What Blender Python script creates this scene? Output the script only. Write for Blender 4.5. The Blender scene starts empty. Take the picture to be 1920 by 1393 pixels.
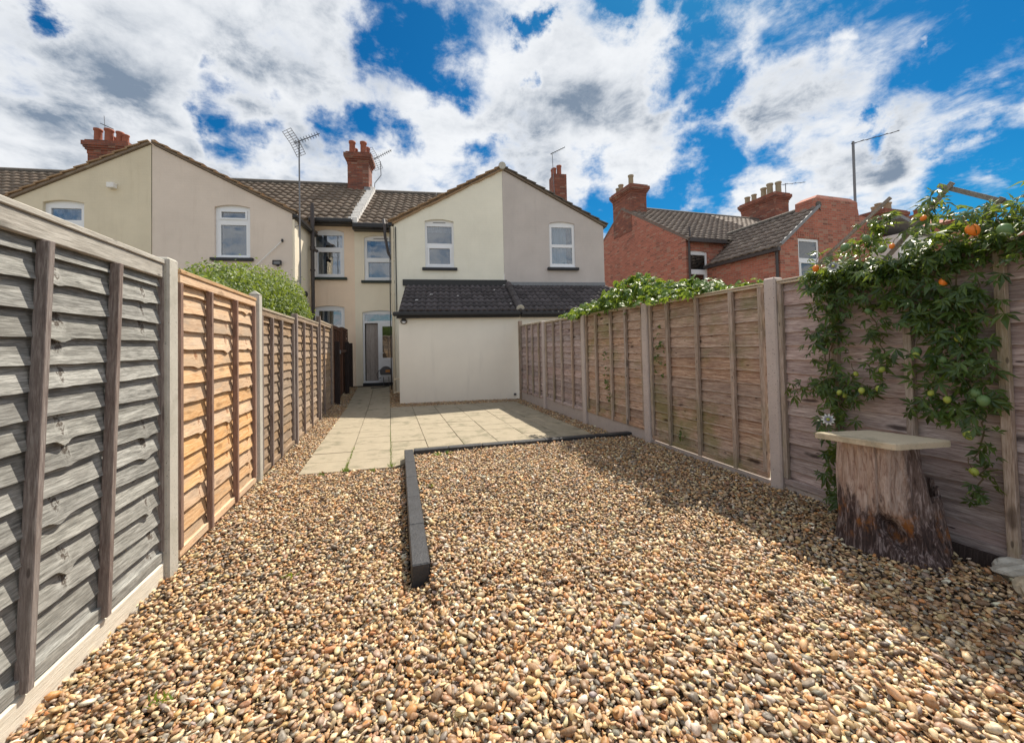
import bpy, bmesh, math, random
import numpy as np
from mathutils import Vector, Matrix, noise as mnoise
R = math.radians
random.seed(7)
S = bpy.context.scene
COL = S.collection

# ------------------------------------------------------------------ camera
PSI, PITCH, ROLL = R(17.076), R(1.4), R(1.26)
EYE = Vector((0, 0, 1.39))
F = Vector((math.sin(PSI) * math.cos(PITCH), math.cos(PSI) * math.cos(PITCH), math.sin(PITCH)))
R0 = Vector((math.cos(PSI), -math.sin(PSI), 0))
U0 = R0.cross(F)
cR = math.cos(ROLL) * R0 - math.sin(ROLL) * U0
cU = math.sin(ROLL) * R0 + math.cos(ROLL) * U0
cd = bpy.data.cameras.new('camera')
cam = bpy.data.objects.new('camera', cd)
COL.objects.link(cam)
M = Matrix.Identity(4)
for i in range(3):
    M[i][0], M[i][1], M[i][2], M[i][3] = cR[i], cU[i], -F[i], EYE[i]
cam.matrix_world = M
cd.sensor_width = 36
cd.lens = 750 / 1920 * 36
cd.shift_y = -64.9 / 1920
cd.clip_start = 0.05
cd.clip_end = 2000
S.camera = cam

# ------------------------------------------------------------------ light
SUNV = Vector((0.50, 0.49, 1.0)).normalized()
S.view_settings.view_transform = 'Standard'
S.view_settings.look = 'None'
S.view_settings.gamma = 1
S.view_settings.use_curve_mapping = False
S.view_settings.exposure = 0.84
sl = bpy.data.lights.new('sun', 'SUN')
sl.energy = 3.85
sl.angle = R(0.5)
sl.color = (1.0, 0.91, 0.77)
so = bpy.data.objects.new('sun', sl)
COL.objects.link(so)
so.location = (8, 8, 16)
so.rotation_euler = SUNV.to_track_quat('Z', 'Y').to_euler()

# sky: Nishita air with procedural clouds laid over it by direction
W = bpy.data.worlds.new('World')
S.world = W
W.use_nodes = True
nt = W.node_tree
nt.nodes.clear()


class NG:
    """tiny helper for node trees"""
    def __init__(s, tree):
        s.t = tree

    def n(s, typ, **kw):
        nd = s.t.nodes.new(typ)
        for k, v in kw.items():
            if k.startswith('i_'):
                key = k[2:]
                key = int(key) if key.isdigit() else key.replace('_', ' ')
                s.set(nd.inputs[key], v)
            else:
                setattr(nd, k, v)
        return nd

    def set(s, sock, v):
        if isinstance(v, bpy.types.NodeSocket):
            s.t.links.new(v, sock)
        else:
            if hasattr(sock, 'default_value') and not isinstance(v, (int, float)) and len(sock.default_value) == 4 and len(v) == 3:
                v = (*v, 1)
            sock.default_value = v

    def m(s, op, a, b=None, c=None, clamp=False):
        nd = s.n('ShaderNodeMath', operation=op, use_clamp=clamp)
        s.set(nd.inputs[0], a)
        if b is not None:
            s.set(nd.inputs[1], b)
        if c is not None:
            s.set(nd.inputs[2], c)
        return nd.outputs[0]

    def vm(s, op, a, b=None):
        nd = s.n('ShaderNodeVectorMath', operation=op)
        s.set(nd.inputs[0], a)
        if b is not None:
            s.set(nd.inputs[1], b)
        return nd.outputs['Value'] if op in ('DOT_PRODUCT', 'LENGTH', 'DISTANCE') else nd.outputs[0]

    def mr(s, v, a, b, c=0.0, d=1.0, smooth=False):
        nd = s.n('ShaderNodeMapRange', interpolation_type='SMOOTHSTEP' if smooth else 'LINEAR')
        s.set(nd.inputs[0], v)
        for i, q in enumerate((a, b, c, d)):
            s.set(nd.inputs[i + 1], q)
        return nd.outputs[0]

    def mix(s, f, a, b, bt='MIX'):
        nd = s.n('ShaderNodeMix', data_type='RGBA', blend_type=bt)
        s.set(nd.inputs[0], f)
        s.set(nd.inputs[6], a)
        s.set(nd.inputs[7], b)
        return nd.outputs[2]

    def noise(s, v, scale, detail=4, rough=0.55, dist=0.0, dim='3D', w=None):
        nd = s.n('ShaderNodeTexNoise', noise_dimensions=dim)
        s.set(nd.inputs['Vector'], v)
        nd.inputs['Scale'].default_value = scale
        nd.inputs['Detail'].default_value = detail
        nd.inputs['Roughness'].default_value = rough
        nd.inputs['Distortion'].default_value = dist
        if w is not None:
            s.set(nd.inputs['W'], w)
        return nd.outputs[0]

    def ramp(s, f, stops):
        nd = s.n('ShaderNodeValToRGB')
        e = nd.color_ramp.elements
        while len(e) > 1:
            e.remove(e[-1])
        for i, (p, c) in enumerate(stops):
            q = e[0] if i == 0 else e.new(p)
            q.position = p
            q.color = (*c, 1)
        s.set(nd.inputs[0], f)
        return nd.outputs[0]


g = NG(nt)
sky = g.n('ShaderNodeTexSky', sky_type='NISHITA', sun_disc=False, sun_elevation=math.asin(SUNV.z),
          sun_rotation=math.atan2(SUNV.x, SUNV.y), altitude=0.0, air_density=1.0, dust_density=0.3, ozone_density=3.0)
hs = g.n('ShaderNodeHueSaturation', i_Saturation=1.35, i_Value=0.62, i_Color=sky.outputs[0])
gen = g.n('ShaderNodeTexCoord').outputs['Generated']
dirv = g.vm('NORMALIZE', gen)
sep = g.n('ShaderNodeSeparateXYZ', i_0=dirv)
zz = g.m('ADD', g.m('MAXIMUM', sep.outputs[2], 0.0), 0.22)
pv = g.n('ShaderNodeCombineXYZ', i_0=g.m('DIVIDE', sep.outputs[0], zz), i_1=g.m('DIVIDE', sep.outputs[1], zz)).outputs[0]

NEG = [(0.028, 0.773, 0.634, 0.071), (0.08, 0.796, 0.6, 0.08), (0.146, 0.816, 0.56, 0.05), (-0.265, 0.865, 0.426, 0.056), (-0.223, 0.876, 0.427, 0.042), (-0.305, 0.855, 0.42, 0.034), (-0.058, 0.889, 0.454, 0.056), (0.017, 0.887, 0.461, 0.046), (0.192, 0.882, 0.43, 0.042), (0.565, 0.63, 0.533, 0.062), (0.622, 0.611, 0.489, 0.057), (0.577, 0.587, 0.567, 0.06), (0.673, 0.508, 0.537, 0.084), (0.734, 0.447, 0.512, 0.114), (0.796, 0.385, 0.468, 0.114), (0.841, 0.326, 0.432, 0.114), (0.439, 0.634, 0.637, 0.04), (0.453, 0.821, 0.348, 0.062), (0.585, 0.747, 0.316, 0.054), (0.661, 0.655, 0.366, 0.066), (0.724, 0.6, 0.34, 0.053), (0.886, 0.355, 0.299, 0.049), (0.891, 0.395, 0.224, 0.06), (0.907, 0.346, 0.24, 0.048), (-0.282, 0.827, 0.486, 0.027), (-0.485, 0.726, 0.488, 0.026), (0.304, 0.76, 0.574, 0.022), (0.803, 0.489, 0.342, 0.024), (0.256, 0.716, 0.65, 0.026)]
POS = [(-0.36, 0.797, 0.485, 0.267), (-0.492, 0.812, 0.314, 0.17), (-0.115, 0.798, 0.592, 0.129), (0.318, 0.733, 0.602, 0.129), (0.461, 0.669, 0.583, 0.116), (0.467, 0.745, 0.477, 0.172), (0.197, 0.847, 0.494, 0.152), (0.671, 0.56, 0.486, 0.06), (0.757, 0.499, 0.422, 0.142), (0.834, 0.408, 0.371, 0.094), (0.825, 0.471, 0.312, 0.103), (0.742, 0.547, 0.388, 0.12), (0.734, 0.611, 0.295, 0.065), (0.877, 0.368, 0.309, 0.023), (0.797, 0.386, 0.465, 0.011), (0.855, 0.351, 0.381, 0.048), (-0.028, 0.919, 0.393, 0.117), (-0.229, 0.895, 0.383, 0.106), (0.714, 0.466, 0.522, 0.025), (0.867, 0.429, 0.253, 0.063)]
GRAY = [(-0.033, 0.824, 0.565, 0.074), (-0.127, 0.817, 0.563, 0.081), (-0.225, 0.82, 0.526, 0.058), (0.419, 0.747, 0.517, 0.051), (0.466, 0.742, 0.481, 0.069), (0.551, 0.695, 0.462, 0.061), (0.83, 0.434, 0.35, 0.08), (0.804, 0.499, 0.323, 0.058), (0.829, 0.465, 0.31, 0.065), (-0.489, 0.774, 0.403, 0.089), (-0.444, 0.798, 0.408, 0.06), (0.719, 0.56, 0.412, 0.071), (0.292, 0.836, 0.465, 0.084), (-0.316, 0.887, 0.338, 0.081), (-0.113, 0.908, 0.402, 0.079)]
# turbulence on the direction keeps the cloud groups ragged
wob = g.n('ShaderNodeTexNoise', i_Vector=dirv)
wob.inputs['Scale'].default_value = 6.0
wob.inputs['Detail'].default_value = 7
wob.inputs['Roughness'].default_value = 0.62
wv = g.n('ShaderNodeVectorMath', operation='MULTIPLY_ADD')
g.set(wv.inputs[0], wob.outputs['Color'])
wv.inputs[1].default_value = (0.30, 0.30, 0.30)
wv.inputs[2].default_value = (-0.15, -0.15, -0.15)
dw = g.vm('NORMALIZE', g.vm('ADD', dirv, wv.outputs[0]))


def blobs(L, k):
    acc = None
    for (x, y, z, r) in L:
        dv = Vector((x, y, z)).normalized()
        d = g.vm('DISTANCE', dw, tuple(dv))
        b = g.mr(d, r * k, 0.0, 0.0, 1.0, True)
        acc = b if acc is None else g.m('MAXIMUM', acc, b)
    return acc


bneg, bpos, bgray = blobs(NEG, 1.9), blobs(POS, 1.7), blobs(GRAY, 1.9)


def cloud(v, full=True):
    a = g.noise(v, 2.2, 12, 0.58, 0.2)
    r = g.m('MULTIPLY', g.m('SUBTRACT', a, 0.5), 1.35)
    if not full:
        return r, a
    c = g.noise(v, 7.0, 12, 0.64, 0.3)
    r = g.m('ADD', r, g.m('MULTIPLY', g.m('SUBTRACT', c, 0.5), 1.0))
    return r, c


cl0, n1b = cloud(pv)
bias = g.m('SUBTRACT', g.m('MULTIPLY', bpos, 0.27), g.m('MULTIPLY', bneg, 0.50))
dens = g.m('ADD', g.m('ADD', cl0, 0.14), bias)
mask = g.mr(dens, -0.22, 0.28, 0, 1, True)
# light from the sun side: less cloud towards the sun means a brighter edge
so_ = g.vm('ADD', pv, (SUNV.x * 0.10, SUNV.y * 0.10, 0.0))
cl1, _c = cloud(so_)
relief = g.m('SUBTRACT', cl1, cl0)
n2 = g.noise(pv, 3.0, 10, 0.60, 0.3)
gray = g.m('ADD', g.mr(n2, 0.28, 0.72, 0.0, 1.0), g.m('MULTIPLY', bgray, g.mr(n1b, 0.30, 0.66, 0.30, 1.05)))
gray = g.m('ADD', gray, g.mr(relief, -0.25, 0.35, -0.22, 0.30))
gray = g.m('MULTIPLY', g.m('MAXIMUM', gray, 0.0), g.mr(dens, 0.05, 0.55, 0.25, 1))
gray = g.mr(gray, 0.0, 1.5, 0.0, 1.0, True)
gray = g.m('MULTIPLY', gray, g.mr(n1b, 0.30, 0.70, 0.62, 1.18), clamp=True)
ccol = g.mix(gray, (6.35, 6.5, 6.7), (1.5, 1.95, 2.6))
air = g.mix(1.0, hs.outputs[0], (0.17, 0.86, 0.97), 'MULTIPLY')
scol = g.mix(mask, air, ccol)
bg = g.n('ShaderNodeBackground', i_Color=scol, i_Strength=0.082)
g.n('ShaderNodeOutputWorld', i_0=bg.outputs[0])
W.cycles.sampling_method = 'MANUAL'
W.cycles.sample_map_resolution = 1024

# ------------------------------------------------------------------ builders


class MB:
    def __init__(s):
        s.v, s.f, s.mi = [], [], []

    def add(s, vs, fs, mi=0):
        o = len(s.v)
        s.v += [tuple(p) for p in vs]
        s.f += [tuple(o + i for i in f) for f in fs]
        s.mi += [mi] * len(fs)
        return s

    def box(s, x0, x1, y0, y1, z0, z1, mi=0):
        vs = [(x, y, z) for z in (z0, z1) for y in (y0, y1) for x in (x0, x1)]
        return s.add(vs, [(0, 2, 3, 1), (4, 5, 7, 6), (0, 1, 5, 4), (2, 6, 7, 3), (0, 4, 6, 2), (1, 3, 7, 5)], mi)

    def bar(s, p, q, w, h, up=(0, 0, 1), mi=0):
        p, q, up = Vector(p), Vector(q), Vector(up)
        d = (q - p).normalized()
        a = d.cross(up)
        if a.length < 1e-4:
            a = d.cross(Vector((1, 0, 0)))
        a.normalize()
        b = a.cross(d).normalized()
        vs = []
        for c in (p, q):
            for sx, sy in ((-1, -1), (1, -1), (1, 1), (-1, 1)):
                vs.append(c + a * sx * w / 2 + b * sy * h / 2)
        return s.add(vs, [(0, 1, 2, 3), (7, 6, 5, 4), (0, 4, 5, 1), (1, 5, 6, 2), (2, 6, 7, 3), (3, 7, 4, 0)], mi)

    def tube(s, pts, r, n=8, mi=0, cap=True):
        pts = [Vector(p) for p in pts]
        rs = r if isinstance(r, (list, tuple)) else [r] * len(pts)
        vs, fs = [], []
        prev = None
        for i, p in enumerate(pts):
            d = (pts[min(i + 1, len(pts) - 1)] - pts[max(i - 1, 0)]).normalized()
            if prev is None:
                a = d.orthogonal().normalized()
            else:
                a = (prev - d * prev.dot(d))
                a = a.normalized() if a.length > 1e-5 else d.orthogonal().normalized()
            prev = a
            b = d.cross(a)
            for k in range(n):
                t = 2 * math.pi * k / n
                vs.append(p + (a * math.cos(t) + b * math.sin(t)) * rs[i])
        for i in range(len(pts) - 1):
            for k in range(n):
                k2 = (k + 1) % n
                fs.append((i * n + k, i * n + k2, (i + 1) * n + k2, (i + 1) * n + k))
        if cap:
            fs.append(tuple(reversed(range(n))))
            fs.append(tuple(range((len(pts) - 1) * n, len(pts) * n)))
        return s.add(vs, fs, mi)

    def lathe(s, prof, c=(0, 0, 0), n=14, mi=0):
        vs, fs = [], []
        for (r, z) in prof:
            for k in range(n):
                t = 2 * math.pi * k / n
                vs.append((c[0] + r * math.cos(t), c[1] + r * math.sin(t), c[2] + z))
        for i in range(len(prof) - 1):
            for k in range(n):
                k2 = (k + 1) % n
                fs.append((i * n + k, i * n + k2, (i + 1) * n + k2, (i + 1) * n + k))
        return s.add(vs, fs, mi)

    def prism(s, poly, y0, y1, mi=0):
        """poly of (x,z), extruded along y"""
        n = len(poly)
        vs = [(x, y0, z) for x, z in poly] + [(x, y1, z) for x, z in poly]
        fs = [tuple(range(n)), tuple(reversed(range(n, 2 * n)))]
        for i in range(n):
            j = (i + 1) % n
            fs.append((i, n + i, n + j, j))
        return s.add(vs, fs, mi)

    def mesh(s, name, mats, smooth=False, bev=0.0, fix=True):
        me = bpy.data.meshes.new(name)
        me.from_pydata(s.v, [], s.f)
        if not isinstance(mats, (list, tuple)):
            mats = [mats]
        for m in mats:
            me.materials.append(m)
        if len(mats) > 1:
            me.polygons.foreach_set('material_index', s.mi)
        if fix or bev:
            bm = bmesh.new()
            bm.from_mesh(me)
            if fix:
                bmesh.ops.recalc_face_normals(bm, faces=bm.faces)
            if bev:
                bmesh.ops.bevel(bm, geom=list(bm.edges), offset=bev, segments=1, affect='EDGES', profile=0.5)
            bm.to_mesh(me)
            bm.free()
        if smooth:
            me.polygons.foreach_set('use_smooth', [True] * len(me.polygons))
        me.update()
        return me

    def build(s, name, mats, parent=None, smooth=False, bev=0.0, loc=None, fix=True):
        return link(name, s.mesh(name, mats, smooth, bev, fix), parent, loc)


def link(name, me, parent=None, loc=None, mat=None):
    o = bpy.data.objects.new(name, me)
    COL.objects.link(o)
    if parent is not None:
        o.parent = parent
    if loc is not None:
        o.location = loc
    if mat is not None:
        o.matrix_local = mat
    return o


def tag(o, label=None, cat=None, group=None, kind=None):
    for k, v in (('label', label), ('category', cat), ('group', group), ('kind', kind)):
        if v:
            o[k] = v
    return o


def thing(name, loc, label, cat, group=None, rz=0.0):
    o = bpy.data.objects.new(name, None)
    COL.objects.link(o)
    o.location = loc
    o.rotation_euler = (0, 0, rz)
    o.empty_display_size = 0.2
    return tag(o, label, cat, group)


# ------------------------------------------------------------------ materials
def newmat(name):
    m = bpy.data.materials.new(name)
    m.use_nodes = True
    t = m.node_tree
    t.nodes.clear()
    q = NG(t)
    p = q.n('ShaderNodeBsdfPrincipled')
    q.n('ShaderNodeOutputMaterial', i_0=p.outputs[0])
    return m, q, p


def bump(q, p, h, strength=0.3, dist=0.01):
    b = q.n('ShaderNodeBump', i_Strength=strength, i_Distance=dist, i_Height=h)
    q.set(p.inputs['Normal'], b.outputs[0])


def objco(q, jitter=0.0):
    c = q.n('ShaderNodeTexCoord').outputs['Object']
    if jitter:
        r = q.n('ShaderNodeObjectInfo').outputs['Random']
        c = q.vm('ADD', c, q.n('ShaderNodeCombineXYZ', i_0=q.m('MULTIPLY', r, jitter), i_1=q.m('MULTIPLY', r, jitter * 1.7),
                                i_2=q.m('MULTIPLY', r, jitter * 0.6)).outputs[0])
    return c


def wood(name, dark, mid, light, patch=None, patch_amt=0.5, knots=0.8, along='x', rough=0.85, moss=0.0, grain=1.0, edge=0.0):
    m, q, p = newmat(name)
    c = objco(q, 17.0)
    sc = {'x': (2.0, 30, 28), 'z': (30, 30, 2.0), 'y': (30, 2.0, 28)}[along]
    v = q.vm('MULTIPLY', c, sc)
    gr = q.noise(v, 2.2, 9, 0.68, 0.6)
    fine = q.noise(q.vm('MULTIPLY', c, tuple(a * 3.5 for a in sc)), 2.0, 4, 0.7)
    gr2 = q.m('ADD', q.m('MULTIPLY', gr, 0.55), q.m('MULTIPLY', fine, 0.45))
    col = q.ramp(gr2, [(0.34, dark), (0.48, mid), (0.61, light)])
    rnd = q.n('ShaderNodeObjectInfo').outputs['Random']
    if patch:
        pn = q.noise(q.vm('MULTIPLY', c, {'x': (1, 4, 4), 'z': (4, 4, 1), 'y': (4, 1, 4)}[along]), 2.6, 7, 0.65, 0.4)
        pf = q.m('MULTIPLY', q.mr(pn, 0.42, 0.66, 0, 1, True), patch_amt)
        col = q.mix(pf, col, patch)
    if moss:
        wc = q.n('ShaderNodeNewGeometry').outputs['Position']
        mn = q.noise(wc, 1.7, 6, 0.65)
        col = q.mix(q.m('MULTIPLY', q.mr(mn, 0.46, 0.66, 0, 1, True), moss), col, (0.17, 0.18, 0.055))
    kv = {'x': (2.1, 7.0, 7.5), 'z': (7.0, 7.0, 2.1), 'y': (7.0, 2.1, 7.5)}[along]
    vo = q.n('ShaderNodeTexVoronoi', i_Vector=q.vm('ADD', q.vm('MULTIPLY', c, kv), q.vm('MULTIPLY', q.n('ShaderNodeTexNoise', i_Vector=c, i_Scale=9.0).outputs[1], (0.25, 0.25, 0.25))), i_Scale=1.0)
    kd = vo.outputs['Distance']
    kf = q.m('MULTIPLY', q.mr(kd, 0.20, 0.07, 0, 1, True), knots)
    vd = q.n('ShaderNodeTexVoronoi', i_Vector=q.vm('MULTIPLY', c, tuple(a * 2.1 for a in kv)), i_Scale=1.0).outputs['Distance']
    kf = q.m('MAXIMUM', kf, q.m('MULTIPLY', q.mr(vd, 0.11, 0.06, 0, 1, True), knots))
    col = q.mix(kf, col, tuple(a * 0.45 for a in dark))
    mk = q.n('ShaderNodeSeparateXYZ', i_0=q.n('ShaderNodeAttribute', attribute_name='mark').outputs['Vector'])
    kn = q.m('MULTIPLY', mk.outputs[0], q.mr(q.noise(c, 42, 5, .7, 1.2), .36, .62, .05, 1.5), clamp=True)
    col = q.mix(q.mr(kn, .05, .30, 0, .30, True), col, tuple(min(1, a * 1.1) for a in light))
    col = q.mix(q.mr(kn, .30, .62, 0, .85, True), col, (dark[0] * .75, dark[1] * .55, dark[2] * .45))
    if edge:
        col = q.mix(q.m('MULTIPLY', mk.outputs[1], q.mr(fine, .35, .6, 0, edge)), col, (0.58, 0.52, 0.48))  # pale line painted on the lower board edge, imitating sunlit slits between boards
    hv = q.n('ShaderNodeHueSaturation', i_Color=col)
    q.set(hv.inputs['Value'], q.mr(rnd, 0, 1, 0.80, 1.16))
    q.set(hv.inputs['Saturation'], q.mr(q.m('FRACT', q.m('MULTIPLY', rnd, 7.3)), 0, 1, 0.8, 1.15))
    q.set(p.inputs['Base Color'], hv.outputs[0])
    p.inputs['Roughness'].default_value = rough
    p.inputs['Specular IOR Level'].default_value = 0.25
    bump(q, p, q.m('SUBTRACT', gr2, q.m('MULTIPLY', kf, 0.3)), 0.75 * grain, 0.006)
    return m


def render_wall(name, base, var=0.10, stain=(0.5, 0.45, 0.36), stain_amt=0.35, brick=True, rough=0.9):
    m, q, p = newmat(name)
    c = objco(q)
    n = q.noise(c, 1.1, 6, 0.6)
    col = q.mix(q.mr(n, 0.3, 0.7), tuple(a * (1 - var) for a in base), tuple(min(1, a * (1 + var * 0.6)) for a in base))
    st = q.noise(q.vm('MULTIPLY', c, (3.0, 3.0, 0.35)), 1.6, 7, 0.65)
    col = q.mix(q.m('MULTIPLY', q.mr(st, 0.52, 0.78, 0, 1, True), stain_amt), col, stain)
    q.set(p.inputs['Base Color'], col)
    p.inputs['Roughness'].default_value = rough
    p.inputs['Specular IOR Level'].default_value = 0.2
    f = q.noise(c, 70, 4, 0.6)
    h = q.m('MULTIPLY', f, 0.5)
    if brick:
        s = q.n('ShaderNodeSeparateXYZ', i_0=c)
        bv = q.n('ShaderNodeCombineXYZ', i_0=q.m('ADD', s.outputs[0], s.outputs[1]), i_1=s.outputs[2])
        bt = q.n('ShaderNodeTexBrick', i_Vector=bv.outputs[0])
        bt.inputs['Scale'].default_value = 1.0
        bt.inputs['Brick Width'].default_value = 0.225
        bt.inputs['Row Height'].default_value = 0.075
        bt.inputs['Mortar Size'].default_value = 0.006
        bt.inputs['Mortar Smooth'].default_value = 1.0
        h = q.m('SUBTRACT', h, q.m('MULTIPLY', bt.outputs['Fac'], 0.55))
    bump(q, p, h, 0.55, 0.006)
    return m


def brick_mat(name, c1, c2, mortar, dirt=0.3):
    m, q, p = newmat(name)
    c = objco(q)
    s = q.n('ShaderNodeSeparateXYZ', i_0=c)
    wob = q.noise(c, 3.0, 3)
    bv = q.n('ShaderNodeCombineXYZ', i_0=q.m('ADD', q.m('ADD', s.outputs[0], s.outputs[1]), q.m('MULTIPLY', wob, 0.02)), i_1=q.m('ADD', s.outputs[2], q.m('MULTIPLY', wob, 0.015)))
    bt = q.n('ShaderNodeTexBrick', i_Vector=bv.outputs[0], i_Color1=c1, i_Color2=c2, i_Mortar=mortar)
    bt.inputs['Scale'].default_value = 1.0
    bt.inputs['Brick Width'].default_value = 0.228
    bt.inputs['Row Height'].default_value = 0.076
    bt.inputs['Mortar Size'].default_value = 0.007
    bt.inputs['Bias'].default_value = -0.1
    col = bt.outputs['Color']
    # odd bricks, soot and pale bloom
    iv = q.n('ShaderNodeCombineXYZ', i_0=q.m('FLOOR', q.m('DIVIDE', q.m('ADD', s.outputs[0], s.outputs[1]), 0.228)), i_1=q.m('FLOOR', q.m('DIVIDE', s.outputs[2], 0.076)))
    wn = q.n('ShaderNodeTexWhiteNoise', i_Vector=iv.outputs[0])
    col = q.mix(q.m('MULTIPLY', q.mr(wn.outputs[0], 0.86, 0.9, 0, 0.45), q.m('SUBTRACT', 1.0, bt.outputs['Fac'])), col, (0.42, 0.30, 0.22))
    col = q.mix(q.m('MULTIPLY', q.mr(wn.outputs[0], 0.12, 0.08, 0, 0.5), q.m('SUBTRACT', 1.0, bt.outputs['Fac'])), col, (0.09, 0.045, 0.035))
    dn = q.noise(c, 0.9, 7, 0.7)
    col = q.mix(q.m('MULTIPLY', q.mr(dn, 0.48, 0.72, 0, 1, True), dirt), col, (0.10, 0.065, 0.055))
    q.set(p.inputs['Base Color'], col)
    p.inputs['Roughness'].default_value = 0.9
    bump(q, p, q.m('SUBTRACT', q.m('MULTIPLY', q.noise(c, 40, 4), 0.4), bt.outputs['Fac']), 0.6, 0.01)
    return m


def tile_mat(name, base, var=0.25, lichen=0.25, lcol=(0.36, 0.33, 0.26)):
    m, q, p = newmat(name)
    c = objco(q, 9.0)
    rnd = q.n('ShaderNodeObjectInfo').outputs['Random']
    n = q.noise(c, 9, 6, 0.65)
    col = q.mix(n, tuple(a * 0.72 for a in base), tuple(a * 1.28 for a in base))
    wp = q.n('ShaderNodeNewGeometry').outputs['Position']
    col = q.mix(q.m('MULTIPLY', q.mr(q.noise(wp, 2.2, 7, 0.7), 0.52, 0.7, 0, 1, True), lichen), col, lcol)
    hv = q.n('ShaderNodeHueSaturation', i_Color=col)
    q.set(hv.inputs['Value'], q.mr(rnd, 0, 1, 1 - var, 1 + var))
    q.set(p.inputs['Base Color'], hv.outputs[0])
    p.inputs['Roughness'].default_value = 0.85
    bump(q, p, q.noise(c, 60, 4), 0.4, 0.004)
    return m


def plain(name, col, rough=0.5, var=0.15, scale=12.0, metal=0.0, spec=0.5, bmp=0.15):
    m, q, p = newmat(name)
    c = objco(q, 3.0)
    n = q.noise(c, scale, 6, 0.65)
    q.set(p.inputs['Base Color'], q.mix(n, tuple(a * (1 - var) for a in col), tuple(min(1, a * (1 + var)) for a in col)))
    p.inputs['Roughness'].default_value = rough
    p.inputs['Metallic'].default_value = metal
    p.inputs['Specular IOR Level'].default_value = spec
    if bmp:
        bump(q, p, q.noise(c, scale * 5, 4), bmp, 0.004)
    return m


def concrete(name, base, pits=0.6, scale=1.0, moss=0.0):
    m, q, p = newmat(name)
    c = objco(q, 5.0)
    n = q.noise(c, 6 * scale, 8, 0.7)
    col = q.mix(n, tuple(a * 0.78 for a in base), tuple(a * 1.22 for a in base))
    pt = q.noise(c, 75 * scale, 3, 0.6)
    pf = q.m('MULTIPLY', q.mr(pt, 0.63, 0.70, 0, 1, True), pits)
    col = q.mix(pf, col, (0.07, 0.06, 0.06))
    if moss:
        col = q.mix(q.m('MULTIPLY', q.mr(q.noise(c, 3.2, 7, 0.7), 0.5, 0.66, 0, 1, True), moss), col, (0.17, 0.16, 0.11))
    q.set(p.inputs['Base Color'], col)
    p.inputs['Roughness'].default_value = 0.92
    p.inputs['Specular IOR Level'].default_value = 0.2
    bump(q, p, q.m('SUBTRACT', q.noise(c, 45 * scale, 6, 0.7), q.m('MULTIPLY', pf, 0.8)), 0.5, 0.006)
    return m


def glass_mat(name, tint=(0.75, 0.8, 0.85), refl=0.16):
    m = bpy.data.materials.new(name)
    m.use_nodes = True
    t = m.node_tree
    t.nodes.clear()
    q = NG(t)
    fr = q.n('ShaderNodeFresnel', i_IOR=1.5).outputs[0]
    gl = q.n('ShaderNodeBsdfGlossy', i_Roughness=0.02)
    wv = q.noise(q.n('ShaderNodeTexCoord').outputs['Object'], 1.6, 2)
    b = q.n('ShaderNodeBump', i_Strength=0.08, i_Distance=0.05, i_Height=wv)
    q.set(gl.inputs['Normal'], b.outputs[0])
    tr = q.n('ShaderNodeBsdfTransparent', i_Color=tint)
    mx = q.n('ShaderNodeMixShader', i_0=q.m('ADD', fr, refl, clamp=True), i_1=tr.outputs[0], i_2=gl.outputs[0])
    q.n('ShaderNodeOutputMaterial', i_0=mx.outputs[0])
    return m


def leaf_mat(name, a, b, trans=0.4, rough=0.4):
    m = bpy.data.materials.new(name)
    m.use_nodes = True
    t = m.node_tree
    t.nodes.clear()
    q = NG(t)
    c = q.n('ShaderNodeTexCoord').outputs['Object']
    gp = q.n('ShaderNodeNewGeometry')
    rnd = q.n('ShaderNodeObjectInfo').outputs['Random']
    isl = gp.outputs['Random Per Island']
    f = q.m('FRACT', q.m('ADD', q.m('MULTIPLY', rnd, 5.7), q.m('ADD', isl, q.m('MULTIPLY', q.noise(gp.outputs['Position'], 3.0, 3), 0.6))))
    col = q.mix(f, a, b)
    p = q.n('ShaderNodeBsdfPrincipled', i_Base_Color=col, i_Roughness=rough)
    tcol = q.mix(0.55, col, (0.45, 0.55, 0.05), 'MIX')
    tl = q.n('ShaderNodeBsdfTranslucent', i_Color=tcol)
    mx = q.n('ShaderNodeMixShader', i_0=trans, i_1=p.outputs[0], i_2=tl.outputs[0])
    q.n('ShaderNodeOutputMaterial', i_0=mx.outputs[0])
    return m


m_wgrey = wood('weathered_grey_wood', (0.08, 0.078, 0.073), (0.245, 0.244, 0.228), (0.46, 0.46, 0.435), (0.15, 0.142, 0.13), 0.4, 0.5)
m_wrail = wood('pale_grey_wood', (0.23, 0.215, 0.195), (0.45, 0.43, 0.39), (0.62, 0.595, 0.55), (0.30, 0.27, 0.24), 0.35, 0.7)
m_wbat = wood('brown_batten_wood', (0.10, 0.075, 0.068), (0.205, 0.16, 0.145), (0.36, 0.315, 0.29), (0.30, 0.27, 0.25), 0.4, 0.6, 'z')
m_worange = wood('honey_wood', (0.34, 0.18, 0.085), (0.60, 0.375, 0.205), (0.74, 0.52, 0.32), (0.42, 0.33, 0.24), 0.6, 0.5)
m_worail = wood('honey_rail_wood', (0.42, 0.22, 0.10), (0.62, 0.38, 0.20), (0.72, 0.50, 0.30), (0.5, 0.38, 0.26), 0.4, 0.5)
m_wobat = wood('honey_batten_wood', (0.13, 0.075, 0.055), (0.27, 0.16, 0.12), (0.38, 0.25, 0.19), None, 0, 0.5, 'z')
m_wtan = wood('tan_weathered_wood', (0.15, 0.095, 0.06), (0.34, 0.235, 0.15), (0.50, 0.375, 0.265), (0.25, 0.195, 0.15), 0.5, 0.6)
m_wbrown = wood('dark_brown_stained_wood', (0.055, 0.03, 0.022), (0.12, 0.062, 0.042), (0.19, 0.10, 0.068), None, 0, 0.5)
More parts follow.
